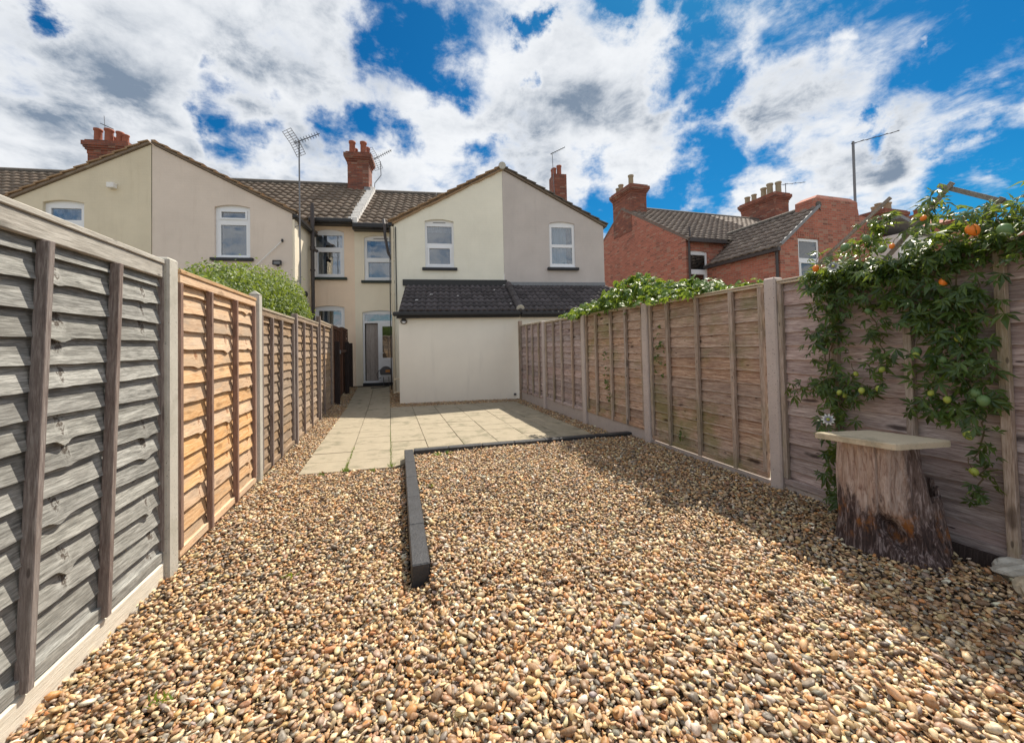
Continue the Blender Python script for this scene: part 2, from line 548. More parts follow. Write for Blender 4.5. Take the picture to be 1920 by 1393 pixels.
m_wpost = wood('dark_stained_post_wood', (0.02, 0.014, 0.013), (0.04, 0.027, 0.024), (0.07, 0.05, 0.045), None, 0, 0.3, 'z')
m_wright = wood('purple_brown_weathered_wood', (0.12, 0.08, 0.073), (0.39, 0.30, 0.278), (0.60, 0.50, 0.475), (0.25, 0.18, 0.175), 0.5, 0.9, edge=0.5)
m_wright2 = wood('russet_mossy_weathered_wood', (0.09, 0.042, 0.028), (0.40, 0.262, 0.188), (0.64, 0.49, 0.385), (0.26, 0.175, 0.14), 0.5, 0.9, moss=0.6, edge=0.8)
m_wrbat = wood('weathered_batten_wood', (0.15, 0.105, 0.083), (0.38, 0.295, 0.24), (0.52, 0.43, 0.375), None, 0, 0.7, 'z', moss=0.3)
m_wcap = wood('pale_capping_wood', (0.28, 0.22, 0.16), (0.48, 0.40, 0.31), (0.6, 0.53, 0.43), (0.3, 0.26, 0.15), 0.4, 0.3)
m_wpale = wood('pale_bleached_timber', (0.42, 0.38, 0.32), (0.58, 0.54, 0.47), (0.68, 0.64, 0.57), None, 0, 0.4, 'y')
m_trellis = wood('grey_trellis_wood', (0.12, 0.10, 0.09), (0.24, 0.20, 0.17), (0.34, 0.30, 0.26), None, 0, 0.3)
m_cream = render_wall('cream_render', (0.86, 0.825, 0.705), 0.07, (0.62, 0.57, 0.43), 0.25)
m_creamext = render_wall('smooth_cream_render', (0.92, 0.875, 0.775), 0.05, (0.72, 0.68, 0.60), 0.4, brick=False)
m_pinkgrey = render_wall('pinkish_grey_painted_brick', (0.58, 0.525, 0.495), 0.10, (0.42, 0.385, 0.37), 0.35)
m_olive = render_wall('olive_cream_painted_brick', (0.74, 0.655, 0.50), 0.09, (0.50, 0.42, 0.29), 0.3)
m_blush = render_wall('blush_painted_brick', (0.76, 0.655, 0.57), 0.08, (0.50, 0.40, 0.32), 0.3)
m_peach = render_wall('peach_painted_brick', (0.90, 0.72, 0.56), 0.07, (0.62, 0.44, 0.30), 0.3)
m_lightcream = render_wall('light_cream_painted_brick', (0.90, 0.81, 0.655), 0.06, (0.66, 0.53, 0.36), 0.25)
m_brick = brick_mat('red_brick', (0.50, 0.165, 0.105), (0.36, 0.11, 0.072), (0.36, 0.25, 0.20), 0.25)
m_chim = brick_mat('sooty_chimney_brick', (0.30, 0.095, 0.055), (0.17, 0.055, 0.038), (0.18, 0.12, 0.10), 0.45)
m_pot = plain('terracotta_pot', (0.31, 0.10, 0.058), 0.8, 0.22, 7)
m_potbuff = plain('buff_clay_pot', (0.34, 0.28, 0.19), 0.85, 0.22, 7)
m_tile = tile_mat('brown_concrete_tile', (0.195, 0.15, 0.115), 0.2, 0.4)
m_tiledk = tile_mat('dark_painted_tile', (0.075, 0.064, 0.066), 0.28, 0.22, (0.15, 0.12, 0.13))
m_tilerd = tile_mat('grey_brown_tile', (0.205, 0.165, 0.14), 0.2, 0.35)
m_verge = plain('brown_verge_mortar', (0.33, 0.215, 0.125), 0.9, 0.3, 9)
m_ridge = plain('ridge_tile_clay', (0.12, 0.105, 0.09), 0.85, 0.3, 6)
m_black = plain('black_gutter_plastic', (0.018, 0.017, 0.018), 0.45, 0.3, 6)
m_sill = plain('black_painted_sill', (0.02, 0.021, 0.026), 0.6, 0.3, 8)
m_sillg = plain('dark_green_painted_sill', (0.012, 0.026, 0.02), 0.6, 0.3, 8)
m_upvc = plain('white_upvc', (0.82, 0.83, 0.86), 0.35, 0.04, 5, bmp=0.03)
m_lead = plain('grey_lead_flashing', (0.22, 0.225, 0.24), 0.6, 0.25, 9)
m_white = plain('white_paint', (0.82, 0.80, 0.77), 0.7, 0.12, 9)
m_glass = glass_mat('window_glass')
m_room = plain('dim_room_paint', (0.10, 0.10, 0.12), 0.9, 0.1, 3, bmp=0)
m_net = plain('white_curtain_cloth', (0.70, 0.70, 0.72), 0.9, 0.08, 6)
m_tealcur = plain('pale_blue_curtain_cloth', (0.42, 0.60, 0.68), 0.9, 0.1, 6)
m_blind = plain('grey_blind_slat', (0.28, 0.30, 0.34), 0.6, 0.1, 6)
m_pipe = plain('cream_painted_pipe', (0.66, 0.58, 0.44), 0.6, 0.1, 8)
m_brpipe = plain('brown_plastic_pipe', (0.055, 0.045, 0.045), 0.45, 0.2, 8)
m_metal = plain('dull_aerial_metal', (0.20, 0.20, 0.21), 0.5, 0.3, 20, metal=0.6)
m_dkmetal = plain('dark_aerial_metal', (0.05, 0.05, 0.055), 0.5, 0.3, 20, metal=0.3)
m_post = concrete('concrete_post_face', (0.52, 0.45, 0.42), 0.85)
m_postl = concrete('sunlit_concrete_post', (0.49, 0.47, 0.42), 0.65, moss=0.2)  # greyer concrete than the right-hand posts
m_gboard = concrete('concrete_gravel_board', (0.46, 0.40, 0.37), 0.35)
m_slab = concrete('buff_paving_slab', (0.345, 0.30, 0.225), 0.3, 1.0, moss=0.65)
m_slabtop = concrete('pale_stone_slab', (0.56, 0.475, 0.35), 0.45, 1.3, moss=0.45)
m_edge = plain('black_painted_block', (0.036, 0.037, 0.042), 0.5, 0.7, 14, bmp=0.9)
m_chalk = concrete('chalky_stone', (0.56, 0.54, 0.48), 0.4, 2.0, moss=0.3)
m_soil = plain('dark_soil', (0.075, 0.052, 0.033), 0.95, 0.35, 6, bmp=0.6)
m_grassy = plain('rough_yard_ground', (0.20, 0.175, 0.125), 0.95, 0.35, 1.5, bmp=0.5)
m_stem = plain('vine_stem', (0.13, 0.10, 0.055), 0.8, 0.3, 20)
m_leaf = leaf_mat('vine_leaf', (0.018, 0.05, 0.018), (0.085, 0.155, 0.03), 0.36, 0.32)
m_leaf2 = leaf_mat('climber_leaf', (0.04, 0.105, 0.02), (0.13, 0.24, 0.035), 0.4, 0.4)
m_bush = leaf_mat('bush_leaf', (0.055, 0.105, 0.022), (0.19, 0.26, 0.06), 0.35, 0.5)
m_orange = plain('orange_fruit_skin', (0.80, 0.22, 0.025), 0.45, 0.12, 20)
m_green = plain('green_fruit_skin', (0.12, 0.21, 0.075), 0.45, 0.15, 20)
m_yellow = plain('yellow_green_fruit_skin', (0.34, 0.40, 0.07), 0.45, 0.2, 20)
m_petal = plain('white_flower_petal', (0.75, 0.78, 0.72), 0.6, 0.1, 20)
m_corona = plain('violet_flower_filament', (0.16, 0.15, 0.30), 0.6, 0.3, 30)
m_greyp = plain('grey_plastic_housing', (0.085, 0.085, 0.095), 0.5, 0.2, 8)
m_orl = plain('orange_printed_label', (0.55, 0.22, 0.05), 0.5, 0.2, 12)
m_doorwood = wood('dull_door_panel_wood', (0.22, 0.18, 0.16), (0.36, 0.31, 0.28), (0.46, 0.41, 0.38), None, 0, 0.2, 'z')

# ------------------------------------------------------------------ ground and gravel level
def sstep(a, b, x):
    t = np.clip((x - a) / (b - a), 0, 1)
    return t * t * (3 - 2 * t)


def path_z(y):
    return np.maximum(0, (np.asarray(y, float) - 10.5)) * 0.05


def bed_z(x, y):
    """top of the gravel: the right-hand bed is raised behind the black edging"""
    x = np.asarray(x, float)
    y = np.asarray(y, float)
    step = sstep(0.17, 0.24, x)
    soft = sstep(-0.6, 1.3, x)
    t = sstep(2.55, 1.75, y)
    s = step * (1 - t) + soft * t
    s = np.where(y > 5.16 - 0.043 * (x - 0.25), 0.0, s)
    return 0.085 * s + path_z(y) + 0.008 * np.sin(x * 3.1 + y * 1.3) * np.sin(y * 2.3 - x)


me = MB().add([(-600, -600, -0.12), (600, -600, -0.12), (600, 600, -0.12), (-600, 600, -0.12)], [(0, 1, 2, 3)]).build('ground', m_grassy)
tag(me, kind='structure')
xs = np.concatenate([np.arange(-1.52, 0.10, 0.1), [0.10, 0.16, 0.2, 0.24], np.arange(0.32, 3.55, 0.1)])
ys = np.arange(-2.5, 15.2, 0.12)
GX, GY = np.meshgrid(xs, ys)
GZ = bed_z(GX, GY) - 0.026
vs = np.stack([GX, GY, GZ], -1).reshape(-1, 3)
nx = len(xs)
fs = [(j * nx + i, j * nx + i + 1, (j + 1) * nx + i + 1, (j + 1) * nx + i) for j in range(len(ys) - 1) for i in range(nx - 1)]
b = MB()
b.v = [tuple(p) for p in vs]
b.f = fs
b.mi = [0] * len(fs)
tag(b.build('gravel_bed', m_soil, smooth=True, fix=False), kind='structure')

# ------------------------------------------------------------------ houses: shared frame of the terrace
A = R(7.5)
HO = Vector((0.24, 10.6, 0))
EX = Vector((math.cos(A), -math.sin(A), 0))
EY = Vector((math.sin(A), math.cos(A), 0))


def hw(u, v, z=0.0):
    return HO + EX * u + EY * v + Vector((0, 0, z))


def house(name, u0, v0, label, cat='house', group=None):
    t = thing(name, hw(u0, v0), label, cat, group, -A)
    t['u0'], t['v0'] = u0, v0
    return t


class HB(MB):
    """mesh builder in terrace coordinates, stored relative to its house"""
    def on(s, house, name, mats, parent=None, **kw):
        u0, v0 = house['u0'], house['v0']
        s.v = [(x - u0, y - v0, z) for x, y, z in s.v]
        return s.build(name, mats, parent if parent is not None else house, **kw)


def wall(mb, u0, u1, z0, top, holes, v, th=0.11, mi=0, mir=0):
    """front wall facing -v; top is a list of (u, z); holes are (a, b, c, d, arch)"""
    def tz(u):
        for (ua, za), (ub, zb) in zip(top, top[1:]):
            if ua - 1e-6 <= u <= ub + 1e-6:
                return za + (zb - za) * (u - ua) / (ub - ua)
        return top[-1][1] if u > top[-1][0] else top[0][1]

    def ht(h, u):
        mid, half = (h[0] + h[1]) / 2, (h[1] - h[0]) / 2
        return h[3] + h[4] * (1 - ((u - mid) / half) ** 2)
    br = {u0, u1} | {u for u, z in top if u0 < u < u1}
    for h in holes:
        k = 8 if h[4] else 1
        br |= {h[0] + (h[1] - h[0]) * i / k for i in range(k + 1)}
    br = sorted(x for x in br if u0 - 1e-6 <= x <= u1 + 1e-6)
    for a, c in zip(br, br[1:]):
        if c - a < 1e-5:
            continue
        mid = (a + c) / 2
        hs_ = sorted([h for h in holes if h[0] < mid < h[1]], key=lambda h: h[2])
        lo = (z0, z0)
        for h in hs_:
            mb.add([(a, v, lo[0]), (c, v, lo[1]), (c, v, h[2]), (a, v, h[2])], [(0, 1, 2, 3)], mi)
            lo = (ht(h, a), ht(h, c))
            mb.add([(a, v, lo[0]), (c, v, lo[1]), (c, v + th, lo[1]), (a, v + th, lo[0])], [(0, 1, 2, 3)], mir)
        mb.add([(a, v, lo[0]), (c, v, lo[1]), (c, v, tz(c)), (a, v, tz(a))], [(0, 1, 2, 3)], mi)
    for h in holes:
        a, c, zl, zh = h[:4]
        mb.add([(a, v, zl), (a, v + th, zl), (a, v + th, zh), (a, v, zh)], [(0, 1, 2, 3)], mir)
        mb.add([(c, v, zl), (c, v + th, zl), (c, v + th, zh), (c, v, zh)], [(3, 2, 1, 0)], mir)
        mb.add([(a, v, zl), (c, v, zl), (c, v + th, zl), (a, v + th, zl)], [(0, 1, 2, 3)], mir)
    return mb


def window(hs_, u0, u1, z0, z1, arch, v, panes, sill=None, sash=(), curtain=None, vent=False, bar=0.055, room=True, ou=0.09, name='window'):
    """white plastic window recessed in its opening; panes (a,b,c,d) as fractions of the opening"""
    fr = HB()
    W_, H_ = u1 - u0, z1 - z0
    # whole leaf cut by panes: draw the frame as a grid of bars
    d0, d1 = v, v + 0.07
    P = [(u0 + W_ * a, u0 + W_ * b_, z0 + H_ * c, z0 + H_ * d) for a, b_, c, d in panes]
    us = sorted({u0, u1} | {p[0] for p in P} | {p[1] for p in P})
    zs = sorted({z0, z1} | {p[2] for p in P} | {p[3] for p in P})
    for za, zb in zip(zs, zs[1:]):
        run = None
        for ua, ub in zip(us, us[1:]):
            mu, mz = (ua + ub) / 2, (za + zb) / 2
            solid = not any(p[0] < mu < p[1] and p[2] < mz < p[3] for p in P)
            if solid:
                run = (run[0], ub) if run else (ua, ub)
            if (not solid or ub == us[-1]) and run:
                fr.box(run[0], run[1], d0, d1, za, zb)
                run = None
    if arch:
        n = 8
        pl = [(u0 + W_ * i / n, z1 + arch * (1 - (2 * i / n - 1) ** 2)) for i in range(n + 1)]
        pl = [(u0, z1 - 0.004)] + pl[1:-1] + [(u1, z1 - 0.004)]
        fr.prism([(x, z) for x, z in pl], d0 + 0.004, d1 - 0.004)
    for i in sash:                               # opening leaf stands proud of the frame
        a, b_, c, d = P[i]
        e = 0.045
        for q in ((a - e, a, c - e, d + e), (b_, b_ + e, c - e, d + e), (a, b_, c - e, c), (a, b_, d, d + e)):
            fr.box(q[0], q[1], d0 - 0.022, d0 - 0.002, q[2], q[3])
    wo = fr.on(hs_, name, m_upvc)
    u_, v_ = hs_['u0'], hs_['v0']
    for a, b_, c, d in P:
        HB().box(a + .002, b_ - .002, v + 0.03, v + 0.038, c + .002, d - .002).on(hs_, 'pane', m_glass, wo)
    if vent:
        HB().box(u0 + W_ * .28, u0 + W_ * .72, v - 0.012, v - 0.001, z1 - 0.035, z1 - 0.02).on(hs_, 'trickle_vent', m_black, wo)
    if sill:
        HB().box(u0 - ou, u1 + ou, v - 0.11 - 0.05, v - 0.004, z0 - 0.095, z0 - 0.012).on(hs_, 'sill', sill, wo, bev=0.006)
        HB().box(u0 + .01, u1 - .01, v - 0.075, v - 0.002, z0 - 0.011, z0 + 0.03).on(hs_, 'cill_board', m_upvc, wo)
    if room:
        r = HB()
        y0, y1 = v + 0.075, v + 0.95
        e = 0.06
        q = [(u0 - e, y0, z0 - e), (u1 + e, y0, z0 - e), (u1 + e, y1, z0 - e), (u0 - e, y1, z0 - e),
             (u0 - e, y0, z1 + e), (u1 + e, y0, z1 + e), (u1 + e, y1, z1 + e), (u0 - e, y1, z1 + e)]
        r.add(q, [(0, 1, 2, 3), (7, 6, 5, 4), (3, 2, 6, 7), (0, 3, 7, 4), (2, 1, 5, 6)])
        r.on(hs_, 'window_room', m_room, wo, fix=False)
    if curtain:
        cm, spans = curtain
        for (a, b_, c, d) in spans:
            k = HB()
            n = 26
            ua, ub = u0 + W_ * a, u0 + W_ * b_
            za, zb = z0 + H_ * c, z0 + H_ * d
            for i in range(n):
                x0, x1 = ua + (ub - ua) * i / n, ua + (ub - ua) * (i + 1) / n
                y0_, y1_ = (v + .16 + .022 * math.sin(i * 1.35), v + .16 + .022 * math.sin((i + 1) * 1.35))
                k.add([(x0, y0_, za), (x1, y1_, za), (x1, y1_, zb), (x0, y0_, zb)], [(0, 1, 2, 3)])
            k.on(hs_, 'curtain', cm, wo, smooth=True, fix=False)
    return wo


def tile_mesh(name, w, L, amp, waves, mat, th=0.028, seg=6):
    """interlocking roof tile: x across, y up the slope, z out of the roof"""
    b_ = MB()
    n = seg * waves
    pr = []
    for i in range(n + 1):
        t = i / n * waves
        ph = t - math.floor(t) if i < n else 1.0
        pr.append((i / n * w, amp * (0.5 - 0.5 * math.cos(2 * math.pi * ph)) * (1.0 if ph < .6 else .9)))
    vs_ = []
    for y, lift in ((0.0, th), (L, 0.004)):
        for x, z in pr:
            vs_.append((x, y, z + lift))
    for x, z in pr:
        vs_.append((x, 0.004, z + th - 0.045))
    k = n + 1
    fs_ = [(i, i + 1, k + i + 1, k + i) for i in range(n)] + [(2 * k + i, 2 * k + i + 1, i + 1, i) for i in range(n)]
    fs_ += [(2 * k, 0, k), (3 * k - 1, 2 * k - 1, k - 1)]
    b_.add(vs_, fs_)
    m_ = b_.mesh(name, mat, fix=False)
    m_.polygons.foreach_set('use_smooth', [i < n for i in range(len(m_.polygons))])
    return m_


PAN = tile_mesh('roof_tile', 0.28, 0.45, 0.042, 1, m_tile, th=0.05)
DBL = tile_mesh('roof_tile', 0.32, 0.40, 0.046, 2, m_tiledk, seg=5, th=0.036)
PANR = tile_mesh('roof_tile', 0.30, 0.40, 0.036, 1, m_tilerd, th=0.05)


def tile_roof(roof, org, du, dv, nrm, cols, rows, w, gauge, mesh, keep=None, limit=300, order=None):
    """org in roof-local space; du across, dv up the slope"""
    rng = random.Random(len(roof.name) + cols * 31 + rows)
    cells = [(c, r) for r in range(rows) for c in range(cols) if keep is None or keep(c * w, r * gauge)]
    if order:
        cells.sort(key=order)
    rest = []
    for i, (c, r) in enumerate(cells):
        p = org + du * (c * w) + dv * (r * gauge + rng.uniform(-.006, .006)) + nrm * rng.uniform(0, .006)
        Mx = Matrix((du, dv, nrm)).transposed().to_4x4()
        Mx.translation = p
        Mx = Mx @ Matrix.Rotation(rng.uniform(-.012, .012), 4, 'X') @ Matrix.Rotation(rng.uniform(-.012, .012), 4, 'Z')
        if i < limit:
            link('tile', mesh, roof, mat=Mx)
        else:
            rest.append(Mx)
    if rest:
        vs_ = [v.co for v in mesh.vertices]
        fs_ = [tuple(f.vertices) for f in mesh.polygons]
        b_ = MB()
        for Mx in rest:
            b_.add([Mx @ v for v in vs_], fs_)
        o = b_.build('tile_field', mesh.materials[0], roof, fix=False)
        o['kind'] = 'stuff'


def chimney(hs_, u0, u1, v0, v1, z0, z1, pots, mat=None, pm=None, corbel=True, local=False):
    """brick stack with oversailing courses; pots (u, v, r, h)"""
    B = MB if local else HB
    c = B()
    H_ = z1 - z0
    cz = z1 - 0.52 if corbel else z1
    c.box(u0, u1, v0, v1, z0, cz)
    if corbel:
        st = [(0.015, .14), (0.055, .075), (0.0951, .075), (0.13, .075), (0.1302, .085), (0.06, .07)]
        z = cz
        for e, h in st:
            c.box(u0 - e, u1 + e, v0 - e, v1 + e, z + .0005, z + h)
            z += h
    mt = mat or m_chim
    co = c.build('chimney', mt, hs_) if local else c.on(hs_, 'chimney', mt)
    for (pu, pv, r, h) in pots:
        q = B()
        prof = [(r * 1.02, 0), (r * .96, h * .12), (r * .9, h * .8), (r * .98, h * .84), (r * 1.1, h * .88), (r * 1.1, h), (r * .82, h), (r * .75, h * .3)]
        q.lathe(prof, (pu, pv, z1 - 0.005))
        if local:
            q.build('chimney_pot', pm or m_pot, co, smooth=True)
        else:
            q.on(hs_, 'chimney_pot', pm or m_pot, co, smooth=True)
        if not local:
            pass
    return co

# ------------------------------------------------------------------ terrace houses
hA = house('terraced_house', -8.4, 1.8, 'olive cream house left of the left gable seam, with white vent box')
hB = house('terraced_house', -4.9, 1.8, 'blush painted house right of the left gable seam, with peach rear wall')
hC = house('terraced_house', 1.4, 0.0, 'cream house in the middle with single storey black tiled extension facing the patio')
hD = house('terraced_house', 4.7, 0.0, 'pinkish grey house right of the cream one, pale blue curtain in window')
hZ = house('terraced_house', -15.5, 3.7, 'house at far left of which only the brown tiled roof shows over the fence')
for h in (hA, hB, hC, hD, hZ):
    h['group'] = 'terraced houses behind the garden'

VM = 3.7


def outrig_roof(h, ue, ze, ur, zr, v0, v1, over, mat_u, drip=None):
    """one slope of a gabled outrigger: slab plus verge tiles along the front edge"""
    s = HB()
    d = Vector((ur - ue, 0, zr - ze))
    L = d.length
    d.normalize()
    n = Vector((-d.z, 0, d.x))
    if n.z < 0:
        n = -n
    e = Vector((ue, 0, ze)) - d * over
    r = Vector((ur, 0, zr))
    q = []
    for v in (v0, v1):
        for p in (e, r):
            for t in (0.015, 0.075):
                w = p + n * t
                q.append((w.x, v, w.z))
    s.add(q, [(0, 1, 3, 2), (4, 6, 7, 5), (0, 4, 5, 1), (2, 3, 7, 6), (1, 5, 7, 3), (0, 2, 6, 4)])
    ro = s.on(h, 'roof', m_tile)
    nt_ = int((L + over) / 0.335)
    for i in range(nt_ + 1):
        a = e + d * (i * 0.335)
        c = a + d * 0.37
        if i == nt_:
            c = r
        b_ = HB()
        lift = 0.055
        pa, pc = a + n * (0.085 + lift), c + n * 0.095
        q = []
        for v in (v0 - 0.035 - random.uniform(0, .012), v0 + 0.28):
            for p, t in ((pa, -0.035), (pa, 0), (pc, -0.03), (pc, 0)):
                w = p + n * t
                q.append((w.x, v, w.z))
        b_.add(q, [(0, 1, 3, 2), (4, 6, 7, 5), (0, 4, 5, 1), (2, 3, 7, 6), (1, 5, 7, 3), (0, 2, 6, 4)])
        b_.on(h, 'verge_tile', mat_u, ro)
    if drip:
        b_ = HB()
        k = 26
        for i in range(k):
            a = e + (r - e) * (i / k)
            c = e + (r - e) * ((i + 1) / k)
            t0, t1 = -0.03 - .03 * mnoise.noise(Vector((i * .6, ue, 3))), -0.03 - .03 * mnoise.noise(Vector((i * .6 + .6, ue, 3)))
            q = []
            for v in (v0 + 0.0, v0 + 0.09):
                for p, t in ((a, t0), (a, 0.10), (c, t1), (c, 0.10)):
                    w = p + n * t
                    q.append((w.x, v, w.z))
            b_.add(q, [(0, 1, 3, 2), (0, 4, 5, 1), (2, 3, 7, 6), (1, 5, 7, 3), (0, 2, 6, 4)])
        b_.on(h, 'verge_mortar', drip, ro)
    return ro


def ridge_piece(h, ro, p, q, r=0.12, mat=None):
    p, q = Vector(p), Vector(q)
    b_ = HB()
    b_.tube([p, q], r, 10)
    b_.on(h, 'ridge_tile', mat or m_ridge, ro, smooth=False)


def main_roof(h, ua, ub, ze, zr, ve=3.4, vr=7.2, cols=None, keep=None, ridge=None):
    s = HB()
    vb = 2 * vr - ve
    q = []
    for u in (ua, ub):
        q += [(u, ve, ze - .03), (u, vr, zr - .03), (u, vb, ze - .03), (u, ve, ze - .12), (u, vr, zr - .14), (u, vb, ze - .12)]
    s.add(q, [(0, 1, 7, 6), (1, 2, 8, 7), (3, 9, 10, 4), (4, 10, 11, 5), (0, 6, 9, 3), (2, 5, 11, 8), (0, 3, 4, 1), (1, 4, 5, 2), (6, 7, 10, 9), (7, 8, 11, 10)])
    ro = s.on(h, 'roof', m_tile)
    dv = Vector((0, vr - ve, zr - ze))
    L = dv.length
    dv.normalize()
    du = Vector((1, 0, 0))
    nrm = du.cross(dv)
    rows = int(L / 0.40) + 1
    tile_roof(ro, Vector((ua - h['u0'], ve - h['v0'], ze - .035)) - dv * .05, du, dv, nrm, cols or int((ub - ua) / .28), rows, .28, L / rows, PAN, keep)
    x = ridge[0] if ridge else ua
    x1 = ridge[1] if ridge else ub
    while x < x1 - .05:
        e = min(x + 0.45, x1)
        ridge_piece(h, ro, (x + .004, vr, zr + .0), (e - .004, vr, zr + .0), .115)
        x += .45
    return ro


# ---- house A (left half of left gable)
w = HB()
hole = (-9.23, -8.29, 4.05, 5.47, 0.07)
wall(w, -10.10, -6.708, 0, [(-10.1, 5.42), (-6.708, 7.16)], [hole], 1.8)
w.add([(-10.1, 1.8, 0), (-10.1, 1.8, 5.42), (-10.1, 6, 5.42), (-10.1, 6, 0)], [(0, 1, 2, 3)])
w.on(hA, 'wall', m_olive, fix=False)
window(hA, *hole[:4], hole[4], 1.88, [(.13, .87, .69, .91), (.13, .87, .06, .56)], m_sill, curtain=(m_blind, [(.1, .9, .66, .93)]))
outrig_roof(hA, -10.1, 5.42, -6.7, 7.165, 1.74, 6.6, .12, m_verge)
HB().box(-7.69, -7.52, 1.66, 1.796, 5.88, 6.02).on(hA, 'vent_cover', m_white, bev=.01)
# ---- house B
w = HB()
hole = (-5.15, -4.24, 4.06, 5.49, 0.07)
wall(w, -6.692, -3.13, 0, [(-6.692, 7.16), (-3.13, 5.36)], [hole], 1.8)
w.on(hB, 'wall', m_blush, fix=False)
w = HB()
w.add([(-3.13, 1.8, 0), (-3.13, VM, 0), (-3.13, VM, 5.36), (-3.13, 1.8, 5.36)], [(0, 1, 2, 3)])
w.box(-3.128, -3.07, 1.803, 2.06, 0, 5.2)
w.on(hB, 'side_wall', m_lightcream, fix=False)
w = HB()
h1, h2 = (-3.126, -2.16, 3.86, 5.40, 0.09), (-3.126, -2.17, 1.3, 2.84, 0.06)
wall(w, -3.13, -1.824, 0, [(-3.13, 5.75), (-1.824, 5.75)], [h1, h2], VM)
w.on(hB, 'rear_wall', m_peach, fix=False)
wb = window(hB, -5.15, -4.24, 4.06, 5.49, 0.07, 1.87, [(.16, .84, .80, .92), (.14, .86, .06, .66)], m_sill, sash=(0,))
wb = window(hB, *h1[:4], h1[4], VM + .07, [(.05, .93, .66, .93), (.12, .86, .07, .56)], m_sillg, sash=(1,), curtain=(m_net, [(.04, .34, .03, .97), (.58, .95, .03, .97), (.3, .6, .74, .97)]))
window(hB, *h2[:4], h2[4], VM + .07, [(.12, .88, .62, .93), (.12, .88, .08, .5)], m_sillg, curtain=(m_net, [(.2, .45, .05, .95)]))
outrig_roof(hB, -3.13, 5.36, -6.7, 7.165, 1.74, 6.6, .10, m_verge)
ro = main_roof(hB, -8.9, -1.84, 5.74, 8.37, keep=lambda x, s_: (-8.9 + x) > -4.5 - 4.2 * s_ / 4.6)
w = HB()
for i in range(14):
    t0, t1 = i / 14, (i + 1) / 14
    y0, y1, z0, z1 = 3.33 + 3.85 * t0, 3.33 + 3.85 * t1, 5.63 + 2.62 * t0, 5.63 + 2.62 * t1
    w.box(-1.92 + random.uniform(-.02, .02), -1.66, y0, y1 + .05, z0 - .02, z0 + .20 + random.uniform(-.02, .02))
w.on(hB, 'painted_verge', m_white, ro, bev=.012)
HB().box(-3.15, -1.80, 3.22, 3.36, 5.60, 5.73).on(hB, 'gutter', m_black, bev=.02)
HB().box(-3.13, -1.80, 3.365, 3.69, 5.58, 5.70).on(hB, 'fascia', m_black)
w = HB()
w.bar((-3.02, 1.70, 5.27), (-3.02, 3.6, 5.23), .13, .11)
w.on(hB, 'side_gutter', m_black, bev=.02)
w = HB()
w.tube([(-2.98, 3.1, 0), (-2.98, 3.1, 4.66)], .055, 10)
w.tube([(-2.98, 3.1, 4.62), (-2.98, 3.1, 4.74)], .085, 10)
w.tube([(-2.98, 3.1, 4.7), (-2.98, 3.1, 6.05)], .06, 10)
w.tube([(-2.98, 3.1, 6.05), (-2.98, 3.1, 6.14)], .045, 10)
w.tube([(-2.98, 3.1, 4.66), (-2.88, 3.05, 4.60), (-2.82, 3.02, 4.57)], .05, 8)
w.tube([(-2.98, 3.1, 3.95), (-2.98, 3.1, 4.0)], .075, 10)
w.on(hB, 'soil_pipe', m_brpipe, smooth=False)
w = HB()
w.tube([(-3.05, 3.32, 0), (-3.05, 3.32, 4.9), (-3.02, 3.3, 5.2)], .035, 8)
w.on(hB, 'downpipe', m_pipe)
chimney(hB, -2.70, -1.86, 6.75, 7.55, 6.9, 9.62, [(-2.55, 6.98, .13, .55), (-2.10, 6.98, .13, .55), (-2.52, 7.35, .12, .42), (-2.02, 7.35, .12, .5)])
HB().box(-2.02, -1.78, 6.60, 6.745, 7.78, 8.12).on(hB, 'flashing', m_lead)
w = HB()
w.lathe([(0.02, 0), (.10, 0), (.10, .03), (.06, .06), (0, .06)], (0, 0, 0), 14)
w.v = [(-3.02 + z_, 2.5 + y_, 3.12 + x_) for x_, y_, z_ in w.v]
w.on(hB, 'round_vent', m_black)
# chimney standing behind the left gable belongs to house A
chimney(hA, -12.05, -10.75, 6.85, 7.55, 6.0, 9.56, [(-11.83, 7.02, .13, .52), (-11.45, 7.0, .14, .52), (-11.12, 7.05, .12, .46), (-10.88, 7.0, .10, .34), (-11.6, 7.4, .12, .42)])
# ---- house Z roof
w = HB()
wall(w, -20, -11.7, 0, [(-20, 5.7), (-11.7, 5.7)], [], VM)
w.on(hZ, 'wall', m_olive, fix=False)
main_roof(hZ, -19.4, -10.4, 5.72, 8.39, cols=30, keep=lambda x, s_: s_ > 1.3 and x < 7.6)

# ---- house C
w = HB()
hole = (0.61, 1.48, 3.85, 5.27, 0.06)
wall(w, -.30, 3.02, 0, [(-.3, 5.18), (3.02, 6.96)], [hole], 1.8)
w.add([(-.3, VM, 0), (-.3, 1.8, 0), (-.3, 1.8, 5.18), (-.3, VM, 5.18)], [(0, 1, 2, 3)])
w.on(hC, 'wall', m_cream, fix=False)
window(hC, *hole[:4], hole[4], 1.88, [(.07, .93, .53, .90), (.14, .86, .08, .42)], m_sill, sash=(1,), vent=True, curtain=(m_blind, [(.05, .95, .80, .92)]))
w = HB()
hcu = (-1.52, -.42, 3.76, 5.24, 0.08)
hdr = (-1.60, -.42, .22, 2.66, 0.07)
wall(w, -1.824, -.302, 0, [(-1.824, 5.62), (-.302, 5.62)], [hcu, hdr], VM)
w.on(hC, 'rear_wall', m_lightcream, fix=False)
window(hC, *hcu[:4], hcu[4], VM + .07, [(.08, .93, .53, .93), (.12, .88, .07, .43)], m_sillg, sash=(1,), vent=True, curtain=(m_net, [(.06, .95, .86, .95), (.0, .18, .05, .95)]))
